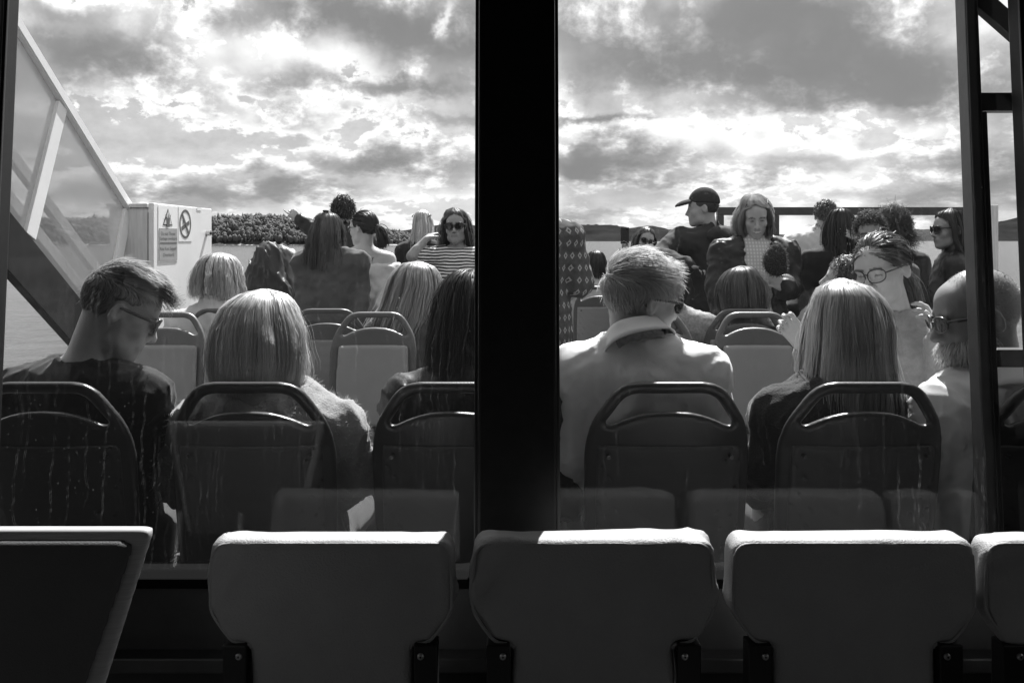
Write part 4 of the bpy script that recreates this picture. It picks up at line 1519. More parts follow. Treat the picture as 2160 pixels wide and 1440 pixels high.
def sleek(Hc, R, Ry, s, spec):
    """combed hair: strands run in locks from the parting down over the profile rows"""
    g = np.random.default_rng(spec.get('seed', 1))
    n, m = spec['n'], spec.get('seg', 14)
    t = spec['rows']
    z = t[::-1, 0]
    gap = math.radians(spec.get('gap', 62))
    nl = spec.get('locks', 110)
    lphi = g.uniform(-math.pi, math.pi, nl)
    lrad = g.normal(size=nl) * spec.get('bump', 0.007)
    lend = g.normal(size=nl) * spec.get('ragged', 0.016)
    lsw = g.uniform(0, 6.28, nl); lfr = g.uniform(0.7, 1.4, nl)
    k = g.integers(0, nl, n)
    phi = lphi[k] + g.normal(size=n) * 0.055
    depth = g.random(n) ** 1.7 * spec.get('deep', 0.022)
    z0 = np.where(g.random(n) < 0.6, t[0, 0], g.uniform(0.03, t[0, 0], n))
    zend = t[-1, 0] + np.abs(lend[k]) + np.abs(g.normal(size=n)) * spec.get('ragged', 0.016) * 0.7
    f = np.linspace(0, 1, m)
    tt = np.clip(f[None, :] ** 0.85, 0, 1)
    # equal arc steps: the dome takes the first part
    za = z0[:, None] + (zend - z0)[:, None] * (0.25 * tt + 0.75 * tt ** 1.7)
    ph = phi[:, None] + np.zeros_like(za)
    ph = (ph + math.pi) % (2 * math.pi) - math.pi
    pk = np.clip((spec.get('hairline', 0.100) - za) / 0.05, 0, 1)
    pk = pk * pk * (3 - 2 * pk)
    sg = np.where(np.abs(ph) < 1e-3, 1, np.sign(ph))
    ph = sg * np.maximum(np.abs(ph), gap * pk + (np.abs(ph) * 0.10) * pk)
    wave = spec.get('wave', 0.0)
    drop = np.clip((0.10 - za) / 0.25, 0, 1)
    ph = ph + drop * (0.05 * np.sin(lsw[k][:, None] + lfr[k][:, None] * 5 * drop)) + wave * 6 * drop * np.sin(lsw[k][:, None] * 1.7 + 26 * lfr[k][:, None] * drop)
    cx, cy, rx, ry = (np.interp(za, z, t[::-1, q]) for q in (1, 2, 3, 4))
    fly = (g.random(n) < spec.get('fly', 0.045))[:, None]
    dr = lrad[k][:, None] * np.clip(drop * 3, 0.25, 1) - depth[:, None] * np.clip((0.137 - za) / 0.04, 0.1, 1) + wave * drop * np.sin(lsw[k][:, None] + 30 * lfr[k][:, None] * drop)
    q1, q2, q3 = g.uniform(0, 6.28, 3)
    dr = dr + spec.get('swell', 0.008) * np.clip(drop * 2, 0, 1) * (np.sin(2 * ph + q1 + 9 * za) + 0.6 * np.sin(3 * ph + q2 - 14 * za) + 0.5 * np.sin(22 * za + q3 + ph))
    dr = dr + fly * drop * g.uniform(0.0, 0.022, (n, 1))
    x = cx + spec.get('part', 0.0) * np.clip((za - 0.08) / 0.05, 0, 1) + (rx + dr) * np.sin(ph)
    y = cy + (ry + dr) * np.cos(ph)
    x = x + np.cumsum(g.normal(size=(n, m)) * spec.get('frizz', 0.0011), 1) + fly * np.cumsum(g.normal(size=(n, m)) * 0.003, 1)
    y = y + np.cumsum(g.normal(size=(n, m)) * spec.get('frizz', 0.0011), 1)
    L = np.stack([x, y, za], 2) * s
    # the crown follows the tilt of the head, the ends hang straight
    a = L @ R.T
    b_ = L @ Ry.T
    w = np.clip((za + 0.10) / 0.10, 0, 1)[..., None]
    return Hc + a * w + b_ * (1 - w)


def crop(Hc, R, s, spec):
    """short combed hair: strands creep along the skull in the combing direction and lift slowly off it"""
    g = np.random.default_rng(spec.get('seed', 1))
    n, m = spec['n'], spec.get('seg', 8)
    p0, u = scalp(n, spec.get('seed', 1), spec.get('line', 0.0), spec.get('back', -0.075))
    K = g.normal(size=(4, 3)) * 28; ph = g.uniform(0, 6.28, 4)
    fld = sum(np.sin(p0 @ K[i] + ph[i]) for i in range(4)) / 2.0           # smooth field that makes locks
    K2 = g.normal(size=(3, 3)) * 75; ph2 = g.uniform(0, 6.28, 3)
    fine = sum(np.sin(p0 @ K2[i] + ph2[i]) for i in range(3)) / 1.7
    topw = np.clip((p0[:, 2] - spec.get('fade', 0.055)) / 0.04, 0, 1)
    frontw = np.clip((p0[:, 1] + 0.02) / 0.10, 0, 1)
    comb = np.array(spec['comb'], float)
    base = np.where(topw[:, None] > 0, comb, 0) * topw[:, None] + np.array([0, -0.25, -1.0]) * (1 - topw)[:, None]
    base = base + np.cross(base, u) * (0.30 * fld + spec.get('mess', 0.15) * fine)[:, None] + g.normal(size=(n, 3)) * 0.05
    L = (spec['sides'] + (spec['L'] - spec['sides']) * topw) * g.uniform(0.7, 1.05, n)
    rise = (spec.get('rise', 0.012) * topw * (0.5 + 0.8 * frontw) + 0.002) * (1 + 0.5 * fld + 0.4 * fine)
    o0 = g.uniform(0.0005, 0.003, n) + topw * g.uniform(0, spec.get('vol', 0.010), n) * (1 + 0.35 * fld)
    fly = g.random(n) < spec.get('fly', 0.03)
    rise = rise + fly * g.uniform(0.004, 0.016, n)
    p = p0.copy()
    pts = []
    for i in range(m):
        f = i / (m - 1)
        q = (p - HEAD_C) / HEAD_R
        q /= np.linalg.norm(q, axis=1)[:, None]
        nr = q / HEAD_R; nr /= np.linalg.norm(nr, axis=1)[:, None]
        pts.append(HEAD_C + q * HEAD_R + nr * (o0 * min(1, f * 3 + 0.1) + rise * f ** 1.6)[:, None] + spec.get('jut', 0.0) * (topw * frontw * f ** 2)[:, None] * comb)
        d = base - nr * (base * nr).sum(1)[:, None]
        d /= np.linalg.norm(d, axis=1)[:, None] + 1e-9
        p = HEAD_C + q * HEAD_R + d * (L / (m - 1))[:, None]
    S = np.stack(pts, 1)
    return Hc + (S * s) @ R.T


def glasses(Hc, R, s, parent, o, dark=True, size=1.0, tilt=0.0, up=False):
    """spectacles: rims, lenses, bridge and temples, in one frame mesh plus lenses"""
    dz, dy = (0.075, -0.055) if up else (0.0, 0.0)
    RR = R @ np.array(Matrix.Rotation(0.6 if up else tilt, 3, 'X'))

    def T(q):
        q = np.asarray(q, float)
        if up:
            q = q + np.array([0, dy, dz])
        return Hc + (q * s) @ R.T - o
    V, F = [], []

    def add(v, f):
        k = len(V)
        V.extend(v); F.extend([tuple(i + k for i in q) for q in f])
    lens = []
    for sx in (-1, 1):
        a = np.linspace(0, 2 * math.pi, 18, endpoint=False)
        rx, rz = 0.0265 * size, 0.0205 * size
        sq = 0.8
        ring = np.stack([sx * 0.034 + rx * np.sign(np.cos(a)) * np.abs(np.cos(a)) ** sq, 0.108 - 5.0 * (np.abs(sx * 0.034 + rx * np.cos(a)) - 0.012) ** 2, 0.002 + rz * np.sign(np.sin(a)) * np.abs(np.sin(a)) ** sq + 0.003 * np.cos(a) * sx], 1)
        v, f = tube_geo(T(ring), (0.0030 if dark else 0.0021) * s, 6, True)
        add(v, f)
        lens.append(T(ring))
        hinge = (sx * (0.034 + rx), 0.108 - 5.0 * (0.034 + rx - 0.012) ** 2, 0.010)
        v, f = tube_geo(T([hinge, (sx * 0.074, 0.070, 0.011), (sx * 0.079, 0.02, 0.010), (sx * 0.079, -0.012, 0.010), (sx * 0.077, -0.03, -0.010)]), (0.0046 if dark else 0.0028) * s, 6)
        add(v, f)
    v, f = tube_geo(T([(-0.009, 0.108, 0.006), (0, 0.111, 0.009), (0.009, 0.108, 0.006)]), 0.0022 * s, 6)
    add(v, f)
    fr = mesh_obj('sunglasses' if dark else 'glasses', V, F, M_FRAME, parent, smooth=True)
    for ring in lens:
        c = ring.mean(0) + (R @ np.array([0, 0.002, 0])) * s
        vv = np.vstack([ring, c[None]])
        ff = [(i, (i + 1) % len(ring), len(ring)) for i in range(len(ring))]
        mesh_obj('lens', vv, ff, M_LENS if dark else M_CLEARLENS, fr, smooth=True)
    return fr


def person(label, head, hrot, yaw=0, pose='sit', s=1.0, sw=0.185, build=1.0, fem=False, skin=0.42, neck=None, pelvis=None, arms=None,
           top=None, top2=None, bottom=0.06, hair=None, eyes=True, closed=False, smile=False, group=None, res=None, specs=None, brow=0.3, seed=0, tail=None, beard=None, bald=False, knees=None, lips=0.7, collar=None):
    """one passenger. head: (px,py,Y) of the skull centre; hrot: (yaw,pitch,roll) of the head; yaw: of the trunk (0 looks aft)"""
    Hc = P(*head)
    Yd = head[2]
    R = rot(*hrot)
    Rt = rot(yaw)
    Fw, Rg, Up = Rt[:, 1], Rt[:, 0], np.array([0, 0, 1.0])
    res = res or max(0.0060, min(0.0092, 0.0014 * Yd))
    N = P(*neck) if neck is not None else Hc + R @ np.array([0, -0.045, -0.065]) * s + np.array([0, 0, -0.10 * s]) - Fw * 0.005
    if pelvis is not None:
        Pv = P(*pelvis)
    else:
        Pv = N + np.array([0, 0, -0.50 * s]) + Fw * (0.10 if pose == 'sit' else 0.02)
        if pose == 'sit':
            Pv[2] = max(Pv[2], 0.52)
    spine = N - Pv
    b = build
    Rs = Rt
    base_o = np.array([Pv[0], Pv[1], 0.0])
    # trunk
    tr = [cap(Pv, Pv + spine * 0.3, 0.135 * b, 0.115 * b, 0.05),
          ell(Pv + np.array([0, 0, 0.0]), (0.175 * b, 0.125 * b, 0.13), Rs, 0.05),
          ell(Pv + spine * 0.36, (0.148 * b, 0.105 * b, 0.17), Rs, 0.06),
          ell(Pv + spine * 0.68 + Fw * 0.015, (0.168 * b * sw / 0.185, 0.118 * b, 0.19), Rs, 0.06)]
    Sh = [N + Rg * sx * sw + np.array([0, 0, -0.075 * s]) + Fw * 0.01 for sx in (-1, 1)]
    for j in (0, 1):
        tr.append(cap(N + np.array([0, 0, -0.045]) + Rg * (-1, 1)[j] * 0.04, Sh[j], 0.058 * b, 0.056 * b, 0.05))
    if fem and pose != 'none':
        for sx in (-1, 1):
            tr.append(ell(Pv + spine * 0.60 + Fw * 0.085 + Rg * sx * 0.07, (0.062, 0.05, 0.06), Rs, 0.04))
    nk = [cap(N + np.array([0, 0, -0.05]), Hc + R @ (np.array([0, -0.030, -0.055]) * s), 0.062 * s * (0.86 if fem else 1.0), 0.050 * s * (0.9 if fem else 1.0), 0.03)]
    # arms
    armo = []
    fine = [(Hc - 0.135 * s, Hc + 0.135 * s)]
    joints = []
    for j in (0, 1):
        sx = (-1, 1)[j]
        a = (arms or {}).get('LR'[j])
        if a is None:
            if pose == 'sit':
                el = Sh[j] + Rg * sx * 0.07 + Fw * 0.08 - Up * 0.26 * s
                wr = el + Fw * 0.22 - Rg * sx * 0.10 - Up * 0.06
                hd = dict(d=Fw - Rg * sx * 0.4 - Up * 0.2, n=Up, curl=0.5)
            else:
                el = Sh[j] + Rg * sx * 0.055 - Fw * 0.02 - Up * 0.27 * s
                wr = el + Fw * 0.07 + Rg * sx * 0.0 - Up * 0.23 * s
                hd = dict(d=-Up + Fw * 0.2, n=Rg * sx, curl=0.4)
        else:
            el, wr = P(*a['e']), P(*a['w'])
            hd = a.get('hand', {})
            if 'sh' in a:
                Sh[j] = P(*a['sh'])
            if 'to' in hd:
                hd = dict(hd); hd['d'] = P(*hd.pop('to')) - wr
            hd.setdefault('d', wr - el); hd.setdefault('n', Up)
        joints.append((Sh[j], el, wr))
        up_ = [cap(Sh[j], el, 0.050 * b * (0.9 if fem else 1), 0.040 * b * (0.9 if fem else 1), 0.03)]
        fo_ = [cap(el, el + (wr - el) * 0.35, 0.040 * b * (0.9 if fem else 1), 0.040 * b * (0.88 if fem else 1), 0.02), cap(el + (wr - el) * 0.35, wr, 0.038 * b * (0.88 if fem else 1), 0.026 * (0.88 if fem else 1), 0.02)]
        hk = {k: v for k, v in hd.items() if k in ('curl', 'spread', 'point', 'thumb')}
        th_side = hd.get('side', -sx)
        ho = hand_ops(wr, hd['d'], hd['n'], th_side, s=0.95 * s * (0.92 if fem else 1), **hk)
        armo.append((up_, fo_, ho))
        if a is not None and 'hand' in a:
            fine.append((wr - 0.12, wr + 0.20 * (hd['d'] / np.linalg.norm(hd['d'])) + 0.10) if False else (np.minimum(wr, wr + 0.2 * np.asarray(hd['d']) / np.linalg.norm(hd['d'])) - 0.05, np.maximum(wr, wr + 0.2 * np.asarray(hd['d']) / np.linalg.norm(hd['d'])) + 0.05))
    # legs
    leg = []
    for j in (0, 1):
        sx = (-1, 1)[j]
        hp = Pv + Rg * sx * 0.09 * b
        if pose == 'sit':
            kn = hp + Fw * 0.40 + Rg * sx * 0.05; kn[2] = 0.53
            an = kn + Fw * 0.02; an[2] = 0.09
        else:
            kn = hp * 1.0; kn[2] = hp[2] * 0.53; kn = kn + Fw * 0.02
            an = hp * 1.0; an[2] = 0.09
        toe = an + Fw * 0.15; toe[2] = 0.045
        leg.append([cap(hp, kn, 0.085 * b, 0.058 * b, 0.04), cap(kn, an, 0.058 * b, 0.040, 0.03)])
        leg[-1].append(cap(an - np.array([0, 0, 0.03]), toe, 0.042, 0.036, 0.02))
    ho = head_ops(Hc, R, s, fem, smile)
    body_ops = tr + leg[0] + leg[1] + nk + armo[0][0] + armo[0][1] + armo[1][0] + armo[1][1] + ho + armo[0][2] + armo[1][2]
    V, F = solid(body_ops, res, 0.026, fine, smooth_it=1)
    tone = head_tone(V, Hc, R, s, skin, eyes, closed, brow, smile, lips)
    body = mesh_obj('person', V - base_o, F, skin_mat(skin), smooth=True, tone=tone)
    body.location = base_o
    tag(body, label, 'person', group)

    def layer(spec, name):
        e = spec.get('e', 0.012)
        ops = [inflate(o, e) for o in tr]
        sl = spec.get('sleeve', 1.0)          # 0 none, .5 short, 1 long
        for j in (0, 1):
            slj = sl[j] if hasattr(sl, '__len__') else sl
            a, el, wr = joints[j]
            if slj >= 1:
                ops += [inflate(o, e) for o in armo[j][0]] + [inflate(o, e) for o in armo[j][1][:1]]
                fe = spec.get('cuff', 0.92)
                ops += [cap(el + (wr - el) * 0.3, el + (wr - el) * fe, 0.040 * b + e, 0.031 + e + spec.get('wide', 0.0), 0.02)]
            elif slj > 0:
                ops += [cap(a, a + (el - a) * slj * 1.6, 0.052 * b + e, 0.048 * b + e * 1.6, 0.03)]
        if spec.get('hem', 0) > 0:             # longer than the waist
            ops += [cap(Pv - np.array([0, 0, spec['hem']]) + Rg * q, Pv + Rg * q, 0.13 * b + e, 0.11 * b + e, 0.05) for q in (-0.06, 0.06)]
        for q in spec.get('add', []):
            ops.append(q)
        cl = spec.get('collar', 0)
        if cl:
            nd = Hc + R @ (np.array([0, -0.03, -0.055]) * s) - N
            ops.append(cap(N + np.array([0, 0, -0.04]), N + nd * cl, 0.085 * s, 0.074 * s, 0.02))
            ops.append(cap(N + nd * cl * 0.45, N + nd * 1.6, 0.055 * s, 0.052 * s, 0.006, -1))
        else:
            nr = spec.get('neck', 0.075)
            ops.append(ell(N + Fw * spec.get('nfwd', 0.02) + np.array([0, 0, spec.get('nz', 0.04)]), (nr, nr, 0.07), Rt, 0.012, -1))
        if spec.get('open'):
            ww = spec['open']
            ops.append(bxp(N + Fw * 0.20 - np.array([0, 0, 0.30]), (ww, 0.16, 0.38), Rt, 0.03, -1, 0.02))
        if spec.get('low') is not None:        # strapless: cut off above this share of the spine
            ops.append(bxp(Pv + spine * spec['low'] + np.array([0, 0, 0.3]), (0.4, 0.4, 0.3), Rt, 0.01, -1, 0.01))
        f1 = ridges(seed * 7 + len(name), spec.get('fs', 18) * 2.6, spec.get('fold', 0.007) * 1.15, spec.get('stretch', (1, 1, 1.5)))
        h = spec.get('h', max(0.0080, min(0.014, 0.0024 * Yd)))
        V, F = solid(ops, h, h, post=f1, smooth_it=1)
        o = mesh_obj(name, V - base_o, F, spec['m'], body, smooth=True)
        return o, V, F
    res_ = {}
    if top:
        res_['top'] = layer(top, top.get('name', 'shirt'))
    if top2:
        res_['top2'] = layer(top2, top2.get('name', 'jacket'))
    if bottom is not None:
        e = 0.014
        ops = [inflate(tr[0], e), inflate(tr[1], e)] + [inflate(o, e) for l_ in leg for o in l_[:2]]
        ops.append(bxp(Pv + np.array([0, 0, 0.31]), (0.4, 0.4, 0.18), Rt, 0.01, -1, 0.01))
        V, F = solid(ops, 0.025, 0.025, post=ridges(seed + 50, 20, 0.005), smooth_it=1)
        mesh_obj('trousers', V - base_o, F, cloth(bottom), body, smooth=True)
        V = None
        so = [inflate(l_[2], 0.008) for l_ in leg]
        V, F = solid(so, 0.018, 0.018, smooth_it=1)
        mesh_obj('shoes', V - base_o, F, mat('shoe_leather', 0.05, 0.5), body, smooth=True)
    col = [(Hc + R @ (HEAD_C * s), HEAD_R * s * 1.0, R), (Hc + R @ (np.array([0, 0.03, -0.04]) * s), np.array([0.06, 0.066, 0.072]) * s, R),
           (N + np.array([0, 0, 0.02]), np.array([0.06, 0.06, 0.10]) * s, I3),
           (Pv + spine * 0.66, np.array([0.15 * sw / 0.185, 0.160, 0.30]) * b, Rt), (N + np.array([0, 0, -0.10]), np.array([0.62 * sw, 0.105, 0.085]), Rt)]
    if hair:
        col.append((Hc + R @ (np.array([0, 0.085, -0.025]) * s), np.array([0.062, 0.075, 0.088]) * s, R))
        S = sleek(Hc, R, rot(hrot[0]), s, hair) if hair['kind'] == 'sleek' else crop(Hc, R, s, hair) if hair['kind'] == 'crop' else grow(Hc, R, s, hair, col)
        V, F, tn, nn_ = ribbons(S, hair.get('w', 0.0009 * Yd), seed, Hc)
        # scalp layer below the strands
        bo = [ell(Hc + R @ (HEAD_C * s), (HEAD_R + hair.get('cap', 0.004)) * s, R, 0.01)]
        fy = hair.get('capy', 0.075)
        bo.append(bxp(Hc + R @ (np.array([0, 0.10, -0.088 + hair.get('line', 0.0)]) * s), np.array([0.12, 0.10, 0.115]) * s, R @ np.array(Matrix.Rotation(0.35, 3, 'X')), 0.008, -1, 0.01))
        bo.append(bxp(Hc + R @ (np.array([0, 0.0, -0.125]) * s), np.array([0.12, 0.20, 0.06]) * s, R, 0.008, -1, 0.01))
        bV, bF = solid(bo, 0.012, 0.012, smooth_it=1)
        bN = bV - (Hc + R @ (HEAD_C * s)); bN /= np.linalg.norm(bN, axis=1)[:, None]
        parts = [(V, F, tn, nn_), (bV, bF, np.full(len(bV), 0.55), bN)]
        if tail:
            g = np.random.default_rng(seed + 9)
            n, m = tail['n'], 10
            st0 = Hc + R @ (np.array(tail['at']) * s)
            S2 = np.zeros((n, m, 3)); S2[:, 0] = st0 + g.normal(size=(n, 3)) * 0.010
            Dv = np.tile(R @ np.array(tail['dir'], float), (n, 1)) + g.normal(size=(n, 3)) * tail.get('spread', 0.22)
            for i in range(1, m):
                Dv = Dv + np.array([0, 0, -tail.get('grav', 0.35)]) + g.normal(size=(n, 3)) * 0.06
                Dv /= np.linalg.norm(Dv, axis=1)[:, None]
                S2[:, i] = S2[:, i - 1] + Dv * (tail['L'] * g.uniform(0.8, 1.05, (n, 1)) / m)
            parts.append(ribbons(S2, hair.get('w', 0.0009 * Yd), seed + 3, st0))
        VV, FF, TT, NN, k = [], [], [], [], 0
        for a, f, tt, nq in parts:
            VV.append(a); FF.append(f + k); TT.append(tt); NN.append(nq); k += len(a)
        mesh_obj('hair', np.concatenate(VV) - base_o, np.concatenate(FF), hair['m'], body, smooth=True, tone=np.concatenate(TT), normals=np.concatenate(NN))
    if collar:
        # shirt collar: stand around the neck and a turned-down leaf over it
        ax_ = Hc + R @ (np.array([0, -0.03, -0.055]) * s) - N
        ax_ /= np.linalg.norm(ax_)
        e1 = np.cross(ax_, Fw); e1 /= np.linalg.norm(e1); e2 = np.cross(ax_, e1)
        c0 = N + ax_ * collar.get('at', 0.0)

        def ring_mesh(prof, gap):
            aa = np.linspace(gap, 2 * math.pi - gap, 40)
            V = []
            for r_, h_ in prof:
                for a in aa:
                    V.append(c0 + ax_ * (h_ + 0.004 * math.sin(3 * a)) - e2 * (r_ * math.cos(a)) * 1.05 + e1 * r_ * math.sin(a))
            n_ = len(aa)
            F = [(i * n_ + k, i * n_ + k + 1, (i + 1) * n_ + k + 1, (i + 1) * n_ + k) for i in range(len(prof) - 1) for k in range(n_ - 1)]
            return np.array(V), F
        k_ = collar.get('k', 1.0)
        V, F = ring_mesh([(0.078 * k_, -0.03), (0.074 * k_, 0.0), (0.070 * k_, 0.030), (0.0695 * k_, 0.034)], collar.get('gap', 0.25))
        st_ = mesh_obj('collar', V - base_o, F, collar['m'], body, smooth=True)
        st_.modifiers.new('t', 'SOLIDIFY').thickness = 0.003
        if collar.get('m2'):
            V, F = ring_mesh([(0.0735 * k_, 0.036), (0.079 * k_, 0.022), (0.092 * k_, -0.006), (0.103 * k_, -0.022)], collar.get('gap', 0.25))
            lf = mesh_obj('collar_leaf', V - base_o, F, collar['m2'], st_, smooth=True)
            lf.modifiers.new('t', 'SOLIDIFY').thickness = 0.003
    if beard:
        g = np.random.default_rng(seed + 4)
        n = beard['n']
        u = g.normal(size=(n * 6, 3)); u /= np.linalg.norm(u, axis=1)[:, None]
        c0, r0 = np.array([0, 0.034, -0.050]), np.array([0.064, 0.066, 0.074])
        q = c0 + u * r0
        ok = (q[:, 2] < -0.035 - 0.35 * np.clip(q[:, 1] - 0.06, 0, 1)) & (q[:, 1] > -0.005) & ~((q[:, 2] > -0.085) & (np.abs(q[:, 0]) < 0.02) & (q[:, 1] > 0.08) & (q[:, 2] < -0.055))
        q, u = q[ok][:n], u[ok][:n]
        D0 = u + np.array([0, 0.1, -0.9]) + g.normal(size=u.shape) * 0.3
        D0 /= np.linalg.norm(D0, axis=1)[:, None]
        ff = np.linspace(0, 1, 5)[None, :, None]
        S = q[:, None, :] + D0[:, None, :] * ff * beard['L'] * g.uniform(0.5, 1, (len(q), 1, 1)) + np.array([0, 0, -0.3]) * ff ** 2 * beard['L']
        S = Hc + (S * s) @ R.T
        V, F, tn, nn_ = ribbons(S, beard.get('w', 0.0015), seed, Hc)
        mesh_obj('beard', V - base_o, F, beard['m'], body, smooth=True, tone=tn, normals=nn_)
    if specs:
        for sp_ in specs:
            glasses(Hc, R, s, body, base_o, **sp_)
    return dict(o=body, base=base_o, H=Hc, R=R, N=N, Pv=Pv, Rt=Rt, s=s, joints=joints, col=col, **res_)


def fuzz(pr, V, F, n, L, w, m, name, seed, parent=None, where=None):
    """loose fibres standing off a knitted surface"""
    g = np.random.default_rng(seed)
    nr = np.cross(V[F[:, 1]] - V[F[:, 0]], V[F[:, 2]] - V[F[:, 0]])
    c = V[F].mean(1)
    ln = np.linalg.norm(nr, axis=1)
    okf = np.where(where(c) & (ln > 0))[0] if where else np.where(ln > 0)[0]
    pr_ = ln[okf] / ln[okf].sum()
    i = g.choice(okf, n, p=pr_)
    nn = nr[i] / ln[i][:, None]
    p = c[i] + g.normal(size=(n, 3)) * 0.004
    d = nn + g.normal(size=(n, 3)) * 0.7
    d /= np.linalg.norm(d, axis=1)[:, None]
    f = np.linspace(0, 1, 4)[None, :, None]
    bend = g.normal(size=(n, 1, 3)) * 0.5
    S = p[:, None] + L * g.uniform(0.4, 1.2, (n, 1, 1)) * (d[:, None] * f + bend * f ** 2)
    A, B, tn, nn_ = ribbons(S, w, seed, p.mean(0))
    return mesh_obj(name, A - pr['base'], B, m, parent or pr['o'], smooth=True, tone=tn)


H_BLOND = hair_material('hair_blond', 0.58, 0.17, 0.42)
H_BLOND2 = hair_material('hair_dark_blond', 0.40, 0.16, 0.40)
H_GREY = hair_material('hair_grey', 0.46, 0.15, 0.42)
H_FAIR = hair_material('hair_fair', 0.50, 0.15, 0.42)
H_BROWN2 = hair_material('hair_light_brown', 0.20, 0.14, 0.36)
H_BROWN = hair_material('hair_brown', 0.10, 0.13, 0.34)
H_DARK = hair_material('hair_dark', 0.035, 0.11, 0.28)
H_SHORT1 = hair_material('hair_cropped_brown', 0.32, 0.03, 0.42)
H_SHORT2 = hair_material('hair_cropped_fair', 0.52, 0.04, 0.45)
H_CURL = hair_material('hair_curls', 0.09, 0.03, 0.4)
H_FUZZ = hair_material('wool_fibre', 0.55, 0.05, 0.5)

def hr(kind, m, n, L, **k):
    d = dict(kind=kind, m=m, n=n, L=L)
    d.update(k)
    return d


gR = 'passengers on the first row outside the glass'
p1 = person('person in black T-shirt and sunglasses sitting with bowed head beside the cabinet', (252, 655, 2.40), (62, 28, 0), yaw=8, neck=(168, 775, 2.36), sw=0.180, build=1.05, skin=0.40,
            arms={'R': dict(e=(335, 985, 2.52), w=(345, 850, 2.72), hand=dict(curl=0.9, n=(1, 0, 0.2)))},
            top=dict(m=cloth(0.022), sleeve=0.55, e=0.014, name='t_shirt', neck=0.07, nz=0.035, fold=0.008),
            hair=hr('crop', H_SHORT1, 7500, 0.055, seg=8, sides=0.016, comb=(0.40, 1.0, 0.45), vol=0.016, rise=0.024, jut=0.004, mess=0.28, w=0.0016, line=0.018, back=-0.062, seed=3, cap=0.0025, fade=0.045),
            specs=[dict(dark=True, size=1.05)], group=gR, seed=1)
p2 = person('person in a fuzzy pale sweater seated with back turned, next to the black T-shirt', (548, 715, 2.40), (-4, 4, 0), yaw=4, neck=(562, 842, 2.34), sw=0.19, build=1.0, fem=True, skin=0.45,
            arms={'R': dict(e=(762, 1000, 2.42), w=(640, 1075, 2.62)), 'L': dict(e=(370, 1010, 2.40), w=(480, 1075, 2.62))},
            top=dict(m=cloth(0.30, 'knit'), sleeve=1.0, e=0.022, name='sweater', neck=0.09, nz=0.03, fold=0.010, fs=16),
            hair=hr('sleek', H_BLOND, 6500, 0, seg=12, rows=rows('bob', 1.04, 1.0), w=0.0017, seed=5, part=0.012, gap=60), group=gR, seed=2)
V_, F_ = p2['top'][1], p2['top'][2]
fuzz(p2, V_, F_, 11000, 0.009, 0.0005, H_FUZZ, 'wool_fibres', 5, p2['top'][0], lambda c: c[:, 2] > 0.6)
tag(p2['top'][0].children[0], kind='stuff')
p3 = person('person in a black jacket seated against the pillar and partly hidden by it', (996, 672, 2.42), (40, 8, 0), yaw=12, neck=(988, 795, 2.36), sw=0.175, fem=True, skin=0.36,
            top=dict(m=cloth(0.015, 'shell'), sleeve=1.0, e=0.022, name='jacket', collar=0.55, fold=0.010, fs=17),
            hair=hr('sleek', H_DARK, 4200, 0, seg=13, rows=rows('long', 0.72, 0.9, -0.16), w=0.0019, seed=8, swell=0.006, wave=0.003, ragged=0.03), group=gR, seed=3)
p4 = person('person in a pale cotton shirt and sunglasses seated with head turned sideways', (1350, 634, 2.40), (66, 8, 3), yaw=6, neck=(1346, 728, 2.345), sw=0.172, build=1.0, skin=0.38,
            arms={'L': dict(e=(1200, 955, 2.36), w=(1190, 1100, 2.58)), 'R': dict(e=(1518, 960, 2.40), w=(1470, 1090, 2.62))},
            top=dict(m=cloth(0.86), sleeve=1.0, cuff=0.35, e=0.018, name='shirt', neck=0.068, nz=0.04, fold=0.006, fs=20), collar=dict(m=cloth(0.30, 'denim'), m2=cloth(0.78), at=0.012),
            hair=hr('crop', H_SHORT2, 7500, 0.060, seg=7, sides=0.030, comb=(0.45, 0.8, 0.15), vol=0.016, rise=0.022, mess=0.40, w=0.0016, back=-0.085, seed=12, cap=0.0025, fade=0.030, fly=0.06),
            specs=[dict(dark=True, size=1.0)], bottom=0.3, group=gR, seed=4)
p5 = person('person in a dark knitted sweater seated with back turned, next to the pale cotton shirt', (1785, 692, 2.42), (6, 6, 0), yaw=0, neck=(1782, 818, 2.36), sw=0.182, build=1.0, fem=True, skin=0.45,
            arms={'L': dict(e=(1612, 985, 2.38), w=(1600, 1110, 2.62))},
            top=dict(m=cloth(0.040, 'knit'), sleeve=1.0, cuff=0.2, e=0.020, name='sweater', neck=0.08, fold=0.009, fs=17),
            hair=hr('sleek', H_BLOND2, 6500, 0, seg=13, rows=rows('long', 0.95, 1.0, -0.40), w=0.0017, seed=21, part=-0.012, bump=0.008, ragged=0.025), group=gR, seed=5)
p6 = person('person in white shirt and sunglasses seated in profile behind the steel post', (2062, 668, 2.36), (-84, 12, 0), yaw=-18, neck=(2112, 800, 2.33), s=1.06, sw=0.19, build=1.08, skin=0.20,
            top=dict(m=cloth(0.66), sleeve=1.0, e=0.020, name='shirt', neck=0.068, nz=0.04, fold=0.009, fs=16), collar=dict(m=cloth(0.6), m2=cloth(0.66), k=1.06), beard=dict(n=3200, L=0.036, m=H_BLOND, w=0.0013),
            specs=[dict(dark=True, size=1.0)], group=gR, seed=6)

gF = 'passengers facing the cabin'
